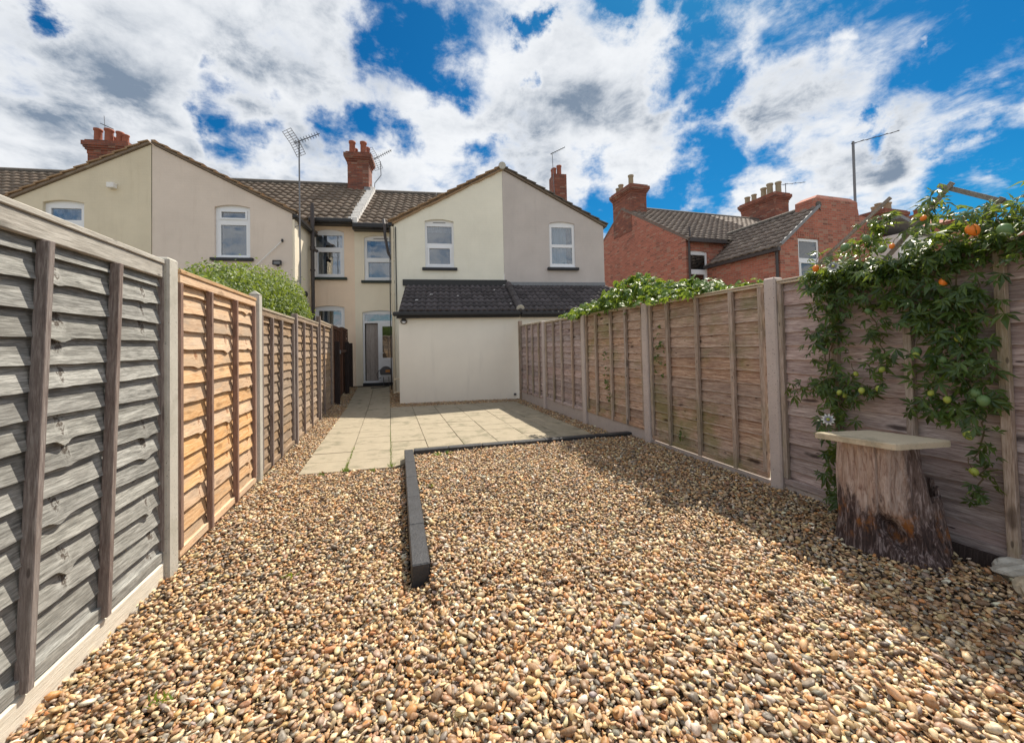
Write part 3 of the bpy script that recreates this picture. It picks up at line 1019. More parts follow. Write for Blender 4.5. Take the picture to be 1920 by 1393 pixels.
# door set
d = HB()
v = VM + .06
for a, b_, c, e in ((-1.60, -1.54, .26, 2.66), (-.48, -.42, .26, 2.66), (-1.54, -.48, 2.30, 2.37), (-1.54, -.48, 2.60, 2.66), (-1.54, -.48, .26, .33)):
    d.box(a, b_, v, v + .07, c, e)
d.prism([(-1.6, 2.662), (-1.35, 2.712), (-1.01, 2.73), (-.67, 2.712), (-.42, 2.662)], v + .004, v + .066)
dr = d.on(hC, 'door', m_upvc)
HB().box(-1.60, -.42, v - .10, v + .07, .13, .258).on(hC, 'threshold', m_sill, dr)
HB().box(-1.538, -.482, v + .03, v + .036, 2.372, 2.598).on(hC, 'pane', m_glass, dr)
lf = HB()
for a, b_, c, e in ((-1.10, -.96, .335, 2.295), (-.58, -.485, .335, 2.295), (-.96, -.58, 2.18, 2.295), (-.96, -.58, .335, .46), (-.96, -.58, 1.0, 1.10)):
    lf.box(a, b_, v - .03, v + .03, c, e)
lf.box(-.96, -.58, v - .012, v + .012, .46, 1.0)
lf.on(hC, 'door_leaf', m_upvc, dr)
HB().box(-.958, -.582, v - .004, v + .004, 1.102, 2.178).on(hC, 'pane', m_glass, dr)
hd = HB()
hd.box(-1.05, -1.01, v - .05, v - .032, 1.12, 1.36)
hd.bar((-1.03, v - .06, 1.27), (-.91, v - .06, 1.27), .02, .02)
hd.on(hC, 'handle', m_upvc, dr)
for i in range(3):
    HB().box(-1.52 + .14 * i, -1.384 + .14 * i, v + .10, v + .13, .335, 2.29).on(hC, 'inner_panel', m_doorwood, dr)
r = HB()
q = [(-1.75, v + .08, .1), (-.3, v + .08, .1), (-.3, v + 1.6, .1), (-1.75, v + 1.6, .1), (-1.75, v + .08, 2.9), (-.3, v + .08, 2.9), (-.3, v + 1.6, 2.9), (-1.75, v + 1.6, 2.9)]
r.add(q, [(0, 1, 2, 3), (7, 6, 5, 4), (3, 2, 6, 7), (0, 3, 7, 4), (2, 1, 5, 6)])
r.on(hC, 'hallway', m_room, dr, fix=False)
outrig_roof(hC, -.30, 5.18, 3.02, 6.965, 1.74, 6.2, .12, m_verge, drip=m_verge)
ro = main_roof(hC, -1.80, 3.0, 5.60, 8.13, cols=14)
HB().box(-1.80, -.36, 3.22, 3.36, 5.44, 5.60).on(hC, 'gutter', m_black, bev=.02)
HB().box(-1.82, -.31, 3.365, 3.69, 5.42, 5.56).on(hC, 'fascia', m_black)
w = HB()
w.bar((-.40, 1.72, 5.12), (-.40, 3.3, 5.12), .13, .11)
w.on(hC, 'side_gutter', m_black, bev=.02)
w = HB()
w.tube([(-.74, 3.2, 5.58), (-.70, 2.6, 5.52), (-.67, 2.5, 5.35), (-.65, 2.5, 4.95), (-.56, 2.5, 4.42), (-.40, 2.5, 4.15)], .045, 8)
w.on(hC, 'bent_downpipe', m_brpipe)
w = HB()
w.tube([(-.345, 1.76, .0), (-.345, 1.76, 5.05)], .042, 10)
w.tube([(-.345, 1.76, 3.0), (-.345, 1.76, 3.06)], .055, 10)
w.on(hC, 'downpipe', m_pipe, smooth=False)
w = HB()
w.tube([(-.245, 1.78, 2.3), (-.247, 1.78, 3.6), (-.25, 1.78, 5.05)], .014, 6)
w.tube([(-.42, 1.72, .2), (-.42, 1.72, 3.1), (-.40, 1.72, 5.0)], .016, 6)
w.on(hC, 'cable', m_black)
ridge_piece(hC, ro, (3.02, 1.68, 7.055), (3.02, 2.2, 7.055), .115, m_postl)
# extension
w = HB()
wall(w, 0, 3.165, 0, [(0, 2.22), (3.165, 2.22)], [], 0)
w.add([(0, 1.8, 0), (0, 0, 0), (0, 0, 2.3), (0, 1.8, 3.2)], [(0, 1, 2, 3)])
w.on(hC, 'extension_wall', m_creamext, fix=False)


def lean_to(h, ua, ub, cols):
    s = HB()
    q = []
    for u in (ua, ub):
        q += [(u, -.14, 2.33), (u, 1.79, 3.27), (u, -.14, 2.23), (u, 1.79, 3.16)]
    s.add(q, [(0, 1, 5, 4), (2, 6, 7, 3), (0, 4, 6, 2), (0, 2, 3, 1), (4, 5, 7, 6)])
    ro_ = s.on(h, 'extension_roof', m_tiledk)
    dv_ = Vector((0, 1.93, .94))
    L = dv_.length
    dv_.normalize()
    du_ = Vector((1, 0, 0))
    tile_roof(ro_, Vector((ua - h['u0'], -.14 - h['v0'], 2.335)) - dv_ * .06, du_, dv_, du_.cross(dv_), cols, 7, .32, L / 7, DBL)
    return ro_


rx = lean_to(hC, .02, 3.13, 10)
HB().box(-.06, 3.10, 1.745, 1.795, 3.29, 3.47).on(hC, 'flashing_board', m_black)
HB().box(-.02, 3.12, -.13, -.004, 2.17, 2.30).on(hC, 'extension_fascia', m_black)
HB().box(-.12, 3.14, -.25, -.135, 2.215, 2.325).on(hC, 'extension_gutter', m_black, bev=.025)
for i in range(5):
    t = i / 5
    t2 = (i + 1.04) / 5
    ridge_piece(hC, rx, (3.14, -.16 + 1.93 * t, 2.40 + .94 * t), (3.14, -.16 + 1.93 * t2, 2.385 + .94 * t2), .105 - .004 * (i % 2), m_tiledk)
w = HB()
for (u_, t_, l_) in ((.75, .50, .10), (.38, .28, .09), (1.5, .45, .07), (2.95, .92, .09), (2.9, .14, .06), (2.6, .7, .05)):
    v_, z_ = -.14 + 1.93 * t_, 2.42 + .94 * t_
    w.add([(u_, v_, z_), (u_ + l_, v_ - .015, z_ + .004), (u_ + l_ * .9, v_ + .03, z_ + .018), (u_ + .02, v_ + .025, z_ + .016)], [(0, 1, 2, 3)])
ob = w.on(hC, 'bird_droppings', m_white, rx, fix=False)
ob['kind'] = 'stuff'
q = HB()
q.tube([(3.14, -.175, 2.385), (3.14, -.155, 2.395)], .11, 10)
q.on(hC, 'mortar_end', m_postl, rx)
for z_ in (.25, .6):
    HB().tube([(.02, .5, z_), (-.16, .5, z_ - .004), (-.2, .5, z_ - .03)], .022, 8).on(hC, 'waste_pipe', m_pipe)
HB().box(2.94, 3.0, -.03, -.003, .10, .15).on(hC, 'air_vent', m_greyp)
# ---- house D
w = HB()
hole = (4.51, 5.36, 3.89, 5.31, 0.06)
wall(w, 3.024, 6.34, 0, [(3.024, 6.96), (6.34, 5.26)], [hole], 1.8)
w.add([(6.34, 1.8, 0), (6.34, 7, 0), (6.34, 7, 5.26), (6.34, 1.8, 5.26)], [(0, 1, 2, 3)])
w.on(hD, 'wall', m_pinkgrey, fix=False)
window(hD, *hole[:4], hole[4], 1.85, [(.10, .90, .53, .92), (.10, .90, .09, .46)], m_sill, curtain=(m_tealcur, [(.05, .72, .03, .97)]))
outrig_roof(hD, 6.34, 5.26, 3.02, 6.965, 1.74, 6.2, .10, m_ridge)
w = HB()
wall(w, 3.17, 6.6, 0, [(3.17, 2.22), (6.6, 2.22)], [], .02)
w.on(hD, 'extension_wall', m_creamext, fix=False)
lean_to(hD, 3.22, 6.6, 10)
HB().box(3.12, 6.34, 1.76, 1.796, 3.30, 3.41).on(hD, 'flashing', m_lead)
HB().box(3.17, 6.6, -.125, -.0, 2.165, 2.295).on(hD, 'extension_fascia', m_black)
HB().box(3.15, 6.6, -.245, -.13, 2.21, 2.32).on(hD, 'extension_gutter', m_black, bev=.025)
main_roof(hD, 3.02, 4.6, 5.5, 7.9, cols=1, keep=lambda x, s_: False)
chimney(hD, 6.15, 6.78, 6.9, 7.6, 5.6, 9.22, [(6.24, 7.05, .11, .3), (6.48, 7.05, .11, .44), (6.3, 7.4, .11, .4)], corbel=False)

# ---- red brick house at the right
hR = thing('brick_house', (11.39, 13.15, 0), 'red brick house at right with brown tiled roofs, three chimneys and a capped gable stack', 'house')
hR['u0'], hR['v0'] = 11.39, 13.15
w = HB()
X0, Y0 = 11.39, 13.15
w.add([(X0, 22.05, 0), (X0, Y0, 0), (X0, Y0, 5.65), (X0, 17.6, 8.33), (X0, 22.05, 5.65)], [(0, 1, 2, 3, 4)])
hr1 = (11.50, 12.45, 3.4, 5.05, .05)
wall(w, X0, 21, 0, [(X0, 5.6), (21, 5.6)], [hr1], Y0)
w.on(hR, 'wall', m_brick, fix=False)
window(hR, *hr1[:4], hr1[4], Y0 + .05, [(.06, .92, .57, .93), (.12, .86, .05, .45)], None, sash=(1,))
w = HB()
w.add([(12.48, 14.6, 0), (12.48, 10.03, 0), (12.48, 10.03, 4.65), (12.48, 14.6, 4.65)], [(0, 1, 2, 3)])
hr2 = (13.30, 14.27, 3.3, 4.86, 0)
wall(w, 12.48, 18.0, 0, [(12.48, 4.65), (14.3, 6.08), (16.28, 6.08), (16.32, 5.85), (18, 5.7)], [hr2], 10.03)
w.box(14.18, 16.27, 10.032, 10.75, 6.0, 6.32)
q = [(14.18, 10.032, 6.321), (16.27, 10.032, 6.321), (16.27, 10.75, 6.321), (14.18, 10.75, 6.321), (14.42, 10.12, 6.47), (16.05, 10.12, 6.47), (16.05, 10.68, 6.47), (14.42, 10.68, 6.47)]
w.add(q, [(4, 5, 6, 7), (0, 1, 5, 4), (1, 2, 6, 5), (2, 3, 7, 6), (3, 0, 4, 7)])
w.on(hR, 'outrigger_wall', m_brick, fix=False)
window(hR, *hr2[:4], hr2[4], 10.06, [(.07, .93, .57, .94), (.12, .90, .08, .46)], None, sash=(1,), curtain=(m_net, [(.05, .95, .04, .5)]))
for i in range(13):
    HB().box(13.25 + i * .083, 13.25 + i * .083 + .068, 10.018, 10.04, 4.875, 5.09).on(hR, 'brick', m_brick)
s = HB()
q = []
for u in (11.37, 21):
    q += [(u, 12.98, 5.52), (u, 17.6, 8.30), (u, 22.2, 5.52), (u, 12.98, 5.44), (u, 17.6, 8.2), (u, 22.2, 5.44)]
s.add(q, [(0, 1, 7, 6), (1, 2, 8, 7), (0, 6, 9, 3), (0, 3, 4, 1), (1, 4, 5, 2), (6, 7, 10, 9), (7, 8, 11, 10)])
ro = s.on(hR, 'roof', m_tilerd)
dv = Vector((0, 4.62, 2.78))
L = dv.length
dv.normalize()
du = Vector((1, 0, 0))
tile_roof(ro, Vector((-.02, 12.98 - Y0, 5.53)) - dv * .05, du, dv, du.cross(dv), 31, 16, .3, L / 16, PANR, order=lambda c: c[0])
x = 11.4
while x < 20.9:
    ridge_piece(hR, ro, (x, 17.6, 8.33), (x + .44, 17.6, 8.33), .11)
    x += .45
s = HB()
q = []
for y in (9.97, 15.0):
    y2 = max(y, 10.8)
    q += [(12.32, y, 4.49), (14.3, y, 6.05), (16.3, y2, 4.49), (12.32, y, 4.42), (14.3, y, 5.97), (16.3, y2, 4.42)]
s.add(q, [(0, 1, 7, 6), (1, 2, 8, 7), (0, 6, 9, 3), (0, 3, 4, 1), (1, 4, 5, 2)])
ro2 = s.on(hR, 'outrigger_roof', m_tilerd)
dv = Vector((1.98, 0, 1.56))
L = dv.length
dv.normalize()
du = Vector((0, -1, 0))
tile_roof(ro2, Vector((12.32 - X0, 14.17 - Y0, 4.50)) - dv * .05, du, dv, du.cross(dv), 14, 8, .3, L / 8, PANR, keep=lambda x, s_: not (x < .9 and s_ < 1.25))
y = 9.98
while y < 14.2:
    ridge_piece(hR, ro2, (14.3, y, 6.08), (14.3, y + .44, 6.08), .11)
    y += .45
w = HB()
w.bar((12.47, 9.985, 4.60), (14.3, 9.985, 6.04), .07, .10)
w.on(hR, 'verge_mortar', m_lead, ro2)
w = HB()
w.bar((12.36, 9.95, 4.43), (12.36, 13.3, 4.43), .13, .12)
w.tube([(12.42, 10.1, 0), (12.42, 10.1, 4.4)], .045, 8)
w.on(hR, 'outrigger_gutter', m_brpipe)
w = HB()
w.bar((11.4, 12.94, 5.46), (13.2, 12.94, 5.46), .13, .14)
w.tube([(11.47, 13.05, 0), (11.47, 13.05, 5.4)], .045, 8)
w.tube([(11.47, 13.0, 5.45), (11.47, 13.0, 6.0)], .035, 8)
w.on(hR, 'gutter', m_brpipe)
w = HB()
w.bar((13.18, 13.0, 5.48), (13.18, 13.72, 5.92), .10, .12)
w.on(hR, 'valley_verge', m_postl, ro)
chimney(hR, 11.375, 12.25, 16.75, 18.4, 6.9, 9.22, [(11.6, 17.05, .13, .55), (11.6, 17.95, .13, .42), (11.6, 18.2, .13, .32), (12.0, 17.6, .10, .3)], pm=m_potbuff)
chimney(hR, 20.3, 21.3, 16.5, 18.7, 7.3, 9.55, [(20.55, 18.45, .15, .42), (20.55, 18.0, .14, .42), (20.7, 17.5, .15, .62), (20.7, 17.1, .16, .72), (20.9, 16.75, .15, .7)], pm=m_potbuff)
chimney(hR, 23.6, 25.2, 13.4, 14.6, 5.0, 7.85, [(23.9, 13.8, .15, .4), (24.3, 14.2, .15, .4), (24.6, 13.8, .16, .5), (24.9, 14.0, .16, .6)], pm=m_potbuff)
# far roofs glimpsed over the right hand vine
hF = thing('brick_house', (21.5, 9.6, 0), 'low red roofed building peeping through the vine at far right', 'house')
hF['u0'], hF['v0'] = 21.5, 9.6
w = HB()
w.box(19.6, 25, 9.0, 12, 0, 5.6)
w.on(hF, 'wall', m_brick)
w = HB()
w.add([(19.5, 8.9, 5.6), (25, 8.9, 5.6), (25, 10.5, 6.15), (20.5, 10.5, 6.15), (25, 12.1, 5.6), (19.5, 12.1, 5.6)], [(0, 1, 2, 3), (3, 2, 4, 5), (0, 3, 5)])
w.on(hF, 'roof', m_pot)
chimney(hF, 20.1, 20.6, 10.2, 10.7, 5.3, 6.3, [(20.35, 10.45, .11, .22)], corbel=False)
hG = thing('shed', (17.6, 9.3, 0), 'pale roofed outbuilding glimpsed through gap in the vine', 'shed')
hG['u0'], hG['v0'] = 17.6, 9.3
w = HB()
w.box(16.9, 18.6, 9.2, 10.9, 0, 5.0)
w.on(hG, 'wall', m_white)
w = HB()
w.add([(16.7, 9.0, 5.6), (18.8, 9.0, 5.0), (18.8, 11, 5.0), (16.7, 11, 5.6), (16.7, 9.0, 5.48), (18.8, 9.0, 4.88), (18.8, 11, 4.88), (16.7, 11, 5.48)], [(0, 1, 2, 3), (7, 6, 5, 4), (0, 4, 5, 1), (1, 5, 6, 2), (2, 6, 7, 3), (3, 7, 4, 0)])
w.on(hG, 'roof', m_lead)


# ------------------------------------------------------------------ aerials
def aerial(pole, boom, label, n=8, el=.22, refl=0.0, r=.018, mat=None, group='television aerials on the roofs', brackets=()):
    mt = mat or m_metal
    base = Vector(pole[0])
    t = thing('aerial', base, label, 'aerial', group)
    rel = [Vector(p) - base for p in pole]
    MB().tube(rel, r, 8).build('pole', mt, t)
    a, b_ = Vector(boom[0]) - base, Vector(boom[1]) - base
    MB().bar(a, b_, .022, .022).build('boom', m_dkmetal, t)
    d_ = (b_ - a).normalized()
    side = d_.cross(Vector((0, 0, 1))).normalized()
    up = side.cross(d_)
    for i in range(n):
        p = a + (b_ - a) * ((i + .6) / n)
        k = el * (1 - .25 * i / n)
        q_ = MB()
        q_.bar(p - side * k / 2, p + side * k / 2, .012, .012)
        if refl:
            q_.bar(p - up * .07, p + up * .07, .012, .012)
        q_.build('director', m_dkmetal, t)
    if refl:
        q_ = MB()
        for sgn in (1, -1):
            c0 = a + d_ * .02
            for j in range(6):
                z_ = sgn * (.03 + j * refl / 5)
                bk = -d_ * (.0 + abs(z_) * .12)
                q_.bar(c0 + up * z_ + bk - side * refl * .62, c0 + up * z_ + bk + side * refl * .62, .009, .009)
            for sx in (-.6, 0, .6):
                q_.bar(c0 + side * sx * refl, c0 + up * sgn * (refl + .03) - d_ * refl * .12 + side * sx * refl, .011, .011)
        q_.build('reflector', mt, t)
    for p, q2 in brackets:
        MB().bar(Vector(p) - base, Vector(q2) - base, .02, .02).build('bracket', mt, t)
    return t


P_ = hw
aerial([P_(-2.9, 1.72, 2.9), P_(-2.9, 1.72, 5.3), P_(-2.9, 1.72, 7.48)], [P_(-2.98, 1.60, 7.34), P_(-2.50, 2.20, 7.95)],
       'tall aerial with wire grid reflector on long pole beside the blush gable', 9, .24, .32, .021,
       brackets=((P_(-3.13, 1.9, 5.0), P_(-2.9, 1.72, 5.0)), (P_(-3.13, 1.9, 3.4), P_(-2.9, 1.72, 3.4))))
aerial([P_(-1.68, 7.0, 8.1), P_(-1.66, 7.0, 8.45), P_(-1.40, 7.0, 8.8), P_(-1.42, 7.0, 9.4)], [P_(-1.66, 6.9, 9.44), P_(-1.04, 7.6, 10.2)],
       'aerial on cranked pole right of the red pot chimney in the middle', 9, .2, .4, .016)
aerial([P_(6.16, 6.8, 8.2), P_(6.10, 6.8, 10.15)], [P_(6.02, 6.8, 10.05), P_(6.72, 6.8, 10.42)],
       'aerial on straight pole strapped to the small chimney behind the pinkish gable', 7, .2, .0, .014)
aerial([P_(-11.55, 7.0, 9.5), P_(-11.62, 7.0, 10.6)], [P_(-11.75, 7.0, 10.3), P_(-11.3, 7.0, 10.1)],
       'thin tilted aerial rod between the pots of the leftmost chimney', 2, .1, 0, .010)
aerial([(17.06, 10.6, 5.0), (17.1, 10.6, 8.95)], [(17.0, 10.6, 8.85), (19.8, 10.6, 9.75)],
       'tall dark aerial pole with long tilted arm behind the capped gable stack', 4, .35, 0, .045)
aerial([(22.4, 17.5, 9.0), (22.4, 17.5, 10.62)], [(22.0, 17.5, 10.5), (24.0, 17.5, 10.85)],
       'small aerial with long thin boom right of the five pot red chimney', 3, .3, 0, .022)

# small fittings on the house fronts
t = thing('wall_lamp', hw(-3.52, 1.8, 3.92), 'small black framed floodlight on the blush wall above the bush', 'lamp', None, -A)
b = MB()
for a_ in ((-.11, .11, -.06, -.04), (-.11, .11, .05, .07), (-.11, -.09, -.04, .05), (.09, .11, -.04, .05)):
    b.box(a_[0], a_[1], -.10, -.03, a_[2], a_[3])
b.box(-.03, .03, -.03, -.001, -.09, .0)
b.build('housing', m_black, t)
MB().box(-.088, .088, -.08, -.07, -.038, .048).build('lens', m_lead, t)
t = thing('wall_lamp', hw(.13, 0, 2.09), 'round black bulkhead lamp under the extension gutter', 'lamp', None, -A)
b = MB()
ring = [(.075 * math.cos(i / 12 * 2 * math.pi), -.05 - .02 * math.sin(i / 12 * 2 * math.pi), .055 * math.sin(i / 12 * 2 * math.pi)) for i in range(13)]
b.tube(ring, .012, 6, cap=False)
b.box(-.05, .05, -.06, -.001, -.005, .07)
b.build('housing', m_black, t)
MB().lathe([(.0, -.05), (.03, -.045), (.045, -.02), (.045, .0), (0, .0)], (0, -.05, .0), 10).build('lens', m_upvc, t, smooth=True)
t = thing('washing_line_prop', hw(-3.39, 1.8, 4.58), 'pale washing line pole slanting from a hook on the blush wall', 'washing line', None, -A)
MB().tube([(0, -.03, -.02), (-.75, -.12, -.86)], .014, 6).build('line', m_white, t)
MB().box(-.02, .02, -.05, -.001, -.05, .03).build('hook', m_black, t)

# ------------------------------------------------------------------ patio and path
PAT = tag(MB().add([(-1.0, 4.98, -.03), (.1, 4.86, -.03), (.1, 5.1, -.03), (3.0, 5.0, -.03), (3.0, 9.72, -.03), (-1.0, 10.06, -.03)], [(0, 1, 2, 3, 4, 5)]).build('patio', m_soil), kind='structure')
rng = random.Random(3)


def slab(x0, x1, y0, y1, sk=-.10, clip=None):
    gp = .0032
    top = .014 + rng.uniform(-.003, .003)
    q = []
    c = [(x0 + gp, y0 + gp), (x1 - gp, y0 + gp), (x1 - gp, y1 - gp), (x0 + gp, y1 - gp)]
    pts = []
    for x, y in c:
        yy = y + sk * x
        if clip:
            yy = max(yy, clip(x))
        pts.append((x, yy))
    if pts[2][1] - pts[1][1] < .05 and pts[3][1] - pts[0][1] < .05:
        return
    cx, cy = sum(p[0] for p in pts) / 4, sum(p[1] for p in pts) / 4
    tl = (rng.uniform(-.004, .004), rng.uniform(-.004, .004))
    for zt in (0, 1):
        for x, y in pts:
            pz = float(path_z(y))
            q.append((x - cx, y - cy, pz - float(path_z(cy)) + (top + (x - cx) * tl[0] + (y - cy) * tl[1] if zt else -.035)))
    b_ = MB().add(q, [(3, 2, 1, 0), (4, 5, 6, 7), (0, 1, 5, 4), (1, 2, 6, 5), (2, 3, 7, 6), (3, 0, 4, 7)])
    b_.build('slab', m_slab, PAT, bev=.004, loc=(cx, cy, float(path_z(cy))))


GA = .4445
for k in range(21):
    y0 = 4.925 + k * GA
    for j in (-2, -1):
        if y0 + GA < 14.2:
            slab(j * .5, j * .5 + .5, y0, y0 + GA)
for j in range(6):
    for k in range(11):
        y0 = 4.925 + k * GA + (.05 if k == 10 else 0) * 0
        slab(j * .5, j * .5 + .5, y0, y0 + GA + (.15 if k == 10 else 0),
             clip=(lambda x: 4.925 - .1 * x if x < .13 else 5.26 - .043 * (x - .25)))
# moss tufts in the joints
b = MB()
for (x, y0, y1, n) in ((-.5, 4.95, 6.2, 260), (.0, 4.93, 7.6, 200), (1.0, 5.5, 5.9, 30), (.9, 5.0, 5.05, 0)):
    for i in range(n):
        yy = y0 + (y1 - y0) * rng.random() ** 2.2
        xx = x + rng.gauss(0, .007 + .014 * (yy < y0 + .12))
        h = rng.uniform(.008, .024) * (1.7 if yy < y0 + .1 else 1)
        a = rng.uniform(0, 6.28)
        dx, dy = .006 * math.cos(a), .006 * math.sin(a)
        lx, ly = rng.gauss(0, .012), rng.gauss(0, .012)
        b.add([(xx - dx, yy - dy, .0), (xx + dx, yy + dy, .0), (xx + lx, yy + ly, .01 + h)], [(0, 1, 2)])
for (cx, cy, n) in ((.55, 5.02, 30), (.68, 5.03, 30), (-.2, 4.88, 20), (-.75, 4.93, 14), (.35, 3.9, 12), (-.6, 2.8, 10), (1.65, 3.9, 8), (2.2, 1.6, 8), (-.9, 2.0, 14)):
    for i in range(n):
        a = rng.uniform(0, 6.28)
        r_ = rng.random() ** .6 * .045
        xx, yy = cx + r_ * math.cos(a), cy + r_ * math.sin(a)
        z0 = float(bed_z(xx, yy))
        h = rng.uniform(.015, .045)
        lx, ly = rng.gauss(0, .02), rng.gauss(0, .02)
        b.add([(xx - .005, yy, z0), (xx + .005, yy + .003, z0), (xx + lx, yy + ly, z0 + h)], [(0, 1, 2)])
tag(b.build('moss_and_weeds', m_leaf2, fix=False), 'green moss and tiny weeds in patio joints and gravel', 'weeds', kind='stuff')

# ------------------------------------------------------------------ black painted edging
ED = thing('raised_edging', (.2, 5.15, 0), 'low black painted block edging in an L between gravel and patio', 'garden edging')


def edge_block(p, q, w=.108, z0=-.06, z1=.128):
    p, q = Vector(p), Vector(q)
    d_ = (q - p)
    L = d_.length
    b_ = MB().box(0.0015, L - .0015, -w / 2, w / 2, z0, z1 + rng.uniform(-.003, .003))
    o = b_.build('block', m_edge, ED, bev=.007)
    o.location = p - ED.location
    o.location.z = 0
    o.rotation_euler = (0, 0, math.atan2(d_.y, d_.x) + rng.uniform(-.006, .006))


def edge_run(p, q, n):
    p, q = Vector(p), Vector(q)
    for i in range(n):
        edge_block(p + (q - p) * (i / n), p + (q - p) * ((i + 1) / n))


edge_run((.160, 2.44, 0), (.215, 5.24, 0), 5)
edge_run((.272, 5.195, 0), (3.31, 5.06, 0), 7)

# ------------------------------------------------------------------ gravel
nr = np.random.default_rng(11)


def ico(sub):
    bm = bmesh.new()
    bmesh.ops.create_icosphere(bm, subdivisions=sub, radius=1)
    bm.verts.ensure_lookup_table()
    V = np.array([v.co[:] for v in bm.verts])
    Fc = np.array([[v.index for v in f.verts] for f in bm.faces])
    bm.free()
    return V, Fc


PAL = np.array([(.47, .285, .125), (.62, .44, .235), (.74, .60, .40), (.27, .245, .225), (.14, .125, .115), (.105, .062, .038), (.50, .235, .065), (.28, .145, .07), (.82, .76, .66), (.40, .31, .235), (.36, .21, .12), (.68, .54, .36)])
PW = np.array([.16, .15, .11, .10, .05, .06, .10, .10, .045, .06, .085, .10])
PW = PW / PW.sum()


def in_gravel(x, y):
    ok = (x > -1.40) & (x < 3.31)
    patio_front = np.where(x < .13, 4.925 - .1 * x, 5.12)
    behind = (y > patio_front) & (x > -.985)
    back = 9.99 - .1 * x                                # back edge of the patio slabs
    wallv = 10.6 - .1316 * (x - .24)
    strip_back = (y > back) & (x > .0) & (y < wallv)
    alley = (x > 0.0) & (x < .33) & (y > back) & (y < 14)
    strip_r = (x > 2.99) & (y > 5.2) & (y < wallv)
    onpatio = behind & ~(strip_back | alley | strip_r)
    ok &= ~onpatio
    ok &= ~((x > .10) & (x < .262) & (y > 2.44) & (y < 5.3) & (np.abs(x - (.160 + .0196 * (y - 2.44))) < .06))
    ok &= ~((x > .2) & (np.abs(y - (5.195 - .0444 * (x - .272))) < .06))
    ok &= ~((x > .33) & (y > wallv))
    ok &= ~((x > -.86 + 0 * y) & (x < .0) & (y > 9.9))
    return ok


def scatter(sp, x0, x1, y0, y1, dz, smin, smax, sub, keep=None):
    xs_ = np.arange(x0, x1, sp)
    ys_ = np.arange(y0, y1, sp * .866)
    X, Y = np.meshgrid(xs_, ys_)
    X = X + (np.arange(len(ys_)) % 2)[:, None] * sp / 2
    X = (X + nr.normal(0, sp * .24, X.shape)).ravel()
    Y = (Y + nr.normal(0, sp * .24, Y.shape)).ravel()
    k = in_gravel(X, Y)
    # inside the view, with a margin
    dx, dy = X, Y
    dep = dx * math.sin(PSI) + dy * math.cos(PSI)
    lat = dx * math.cos(PSI) - dy * math.sin(PSI)
    k &= (dep > .5) & (np.abs(lat) < dep * 1.36 + .6)
    if keep is not None:
        k &= keep(X, Y)
    X, Y = X[k], Y[k]
    n = len(X)
    V, Fc = ico(sub)
    nv = len(V)
    base = []
    for _ in range(60):
        Q = V * (1 + nr.normal(0, .10, (nv, 1)))
        for _k in range(nr.integers(1, 5)):                 # knock flats off the pebble
            pn_ = nr.normal(0, 1, 3)
            pn_ /= np.linalg.norm(pn_)
            t_ = np.maximum(Q @ pn_ - nr.uniform(.35, .8), 0)
            Q = Q - t_[:, None] * pn_
        base.append(Q)
    base = np.stack(base)
    # flatten a side of some for chipped flints
    P = base[nr.integers(0, 60, n)].copy()
    s = nr.lognormal(math.log((smin + smax) / 2), .27, n)
    s = np.clip(s, smin * .7, smax * 1.45)
    ax = np.stack([s * nr.uniform(1.05, 1.6, n), s * nr.uniform(.75, 1.05, n), s * nr.uniform(.36, .66, n)], 1)
    P *= ax[:, None, :]
    yaw = nr.uniform(0, 2 * math.pi, n)
    t1, t2 = nr.normal(0, .38, n), nr.normal(0, .38, n)
    cy, sy, c1, s1, c2, s2 = np.cos(yaw), np.sin(yaw), np.cos(t1), np.sin(t1), np.cos(t2), np.sin(t2)
    Z0 = np.zeros(n)
    I1 = np.ones(n)
    Rz = np.stack([np.stack([cy, -sy, Z0], 1), np.stack([sy, cy, Z0], 1), np.stack([Z0, Z0, I1], 1)], 1)
    Rx = np.stack([np.stack([I1, Z0, Z0], 1), np.stack([Z0, c1, -s1], 1), np.stack([Z0, s1, c1], 1)], 1)
    Ry = np.stack([np.stack([c2, Z0, s2], 1), np.stack([Z0, I1, Z0], 1), np.stack([-s2, Z0, c2], 1)], 1)
    Rm = Rx @ Ry @ Rz
    P = np.einsum('nij,nvj->nvi', Rm, P)
    cz = bed_z(X, Y) + dz + nr.normal(0, .0045, n)
    P += np.stack([X, Y, cz], 1)[:, None, :]
    col = PAL[nr.choice(len(PAL), n, p=PW)] * np.array([.93, .865, .765]) * nr.uniform(.62, 1.28, (n, 1)) * nr.normal(1, .05, (n, 3))
    return P.reshape(-1, 3), (Fc[None] + (np.arange(n) * nv)[:, None, None]).reshape(-1, 3), np.repeat(np.clip(col, .02, .8), nv, 0)


def near(X, Y):
    return (X * X + Y * Y) < 2.15 ** 2


sets = [scatter(.0205, -1.4, 3.32, .3, 5.3, -.004, .0082, .0130, 2, near),
        scatter(.0222, -1.4, 3.32, .3, 14, -.004, .0091, .0139, 1, lambda X, Y: ~near(X, Y)),
        scatter(.0250, -1.4, 3.32, .3, 5.3, -.016, .0115, .0165, 1, lambda X, Y: (X * X + Y * Y) < 2.9 ** 2),
        scatter(.050, -1.4, 3.32, .3, 5.3, .008, .0105, .016, 2, near),
        scatter(.060, -1.4, 3.32, .3, 14, .008, .0105, .016, 1, lambda X, Y: ~near(X, Y))]
m_gravel, q, p = newmat('river_gravel')
at = q.n('ShaderNodeAttribute', attribute_name='col')
pos = q.n('ShaderNodeNewGeometry').outputs['Position']
n1_ = q.noise(pos, 90, 5, 0.65)
cc = q.mix(q.mr(n1_, .35, .7, 0, .55), at.outputs['Color'], q.mix(.5, at.outputs['Color'], (.75, .66, .52)), 'MIX')
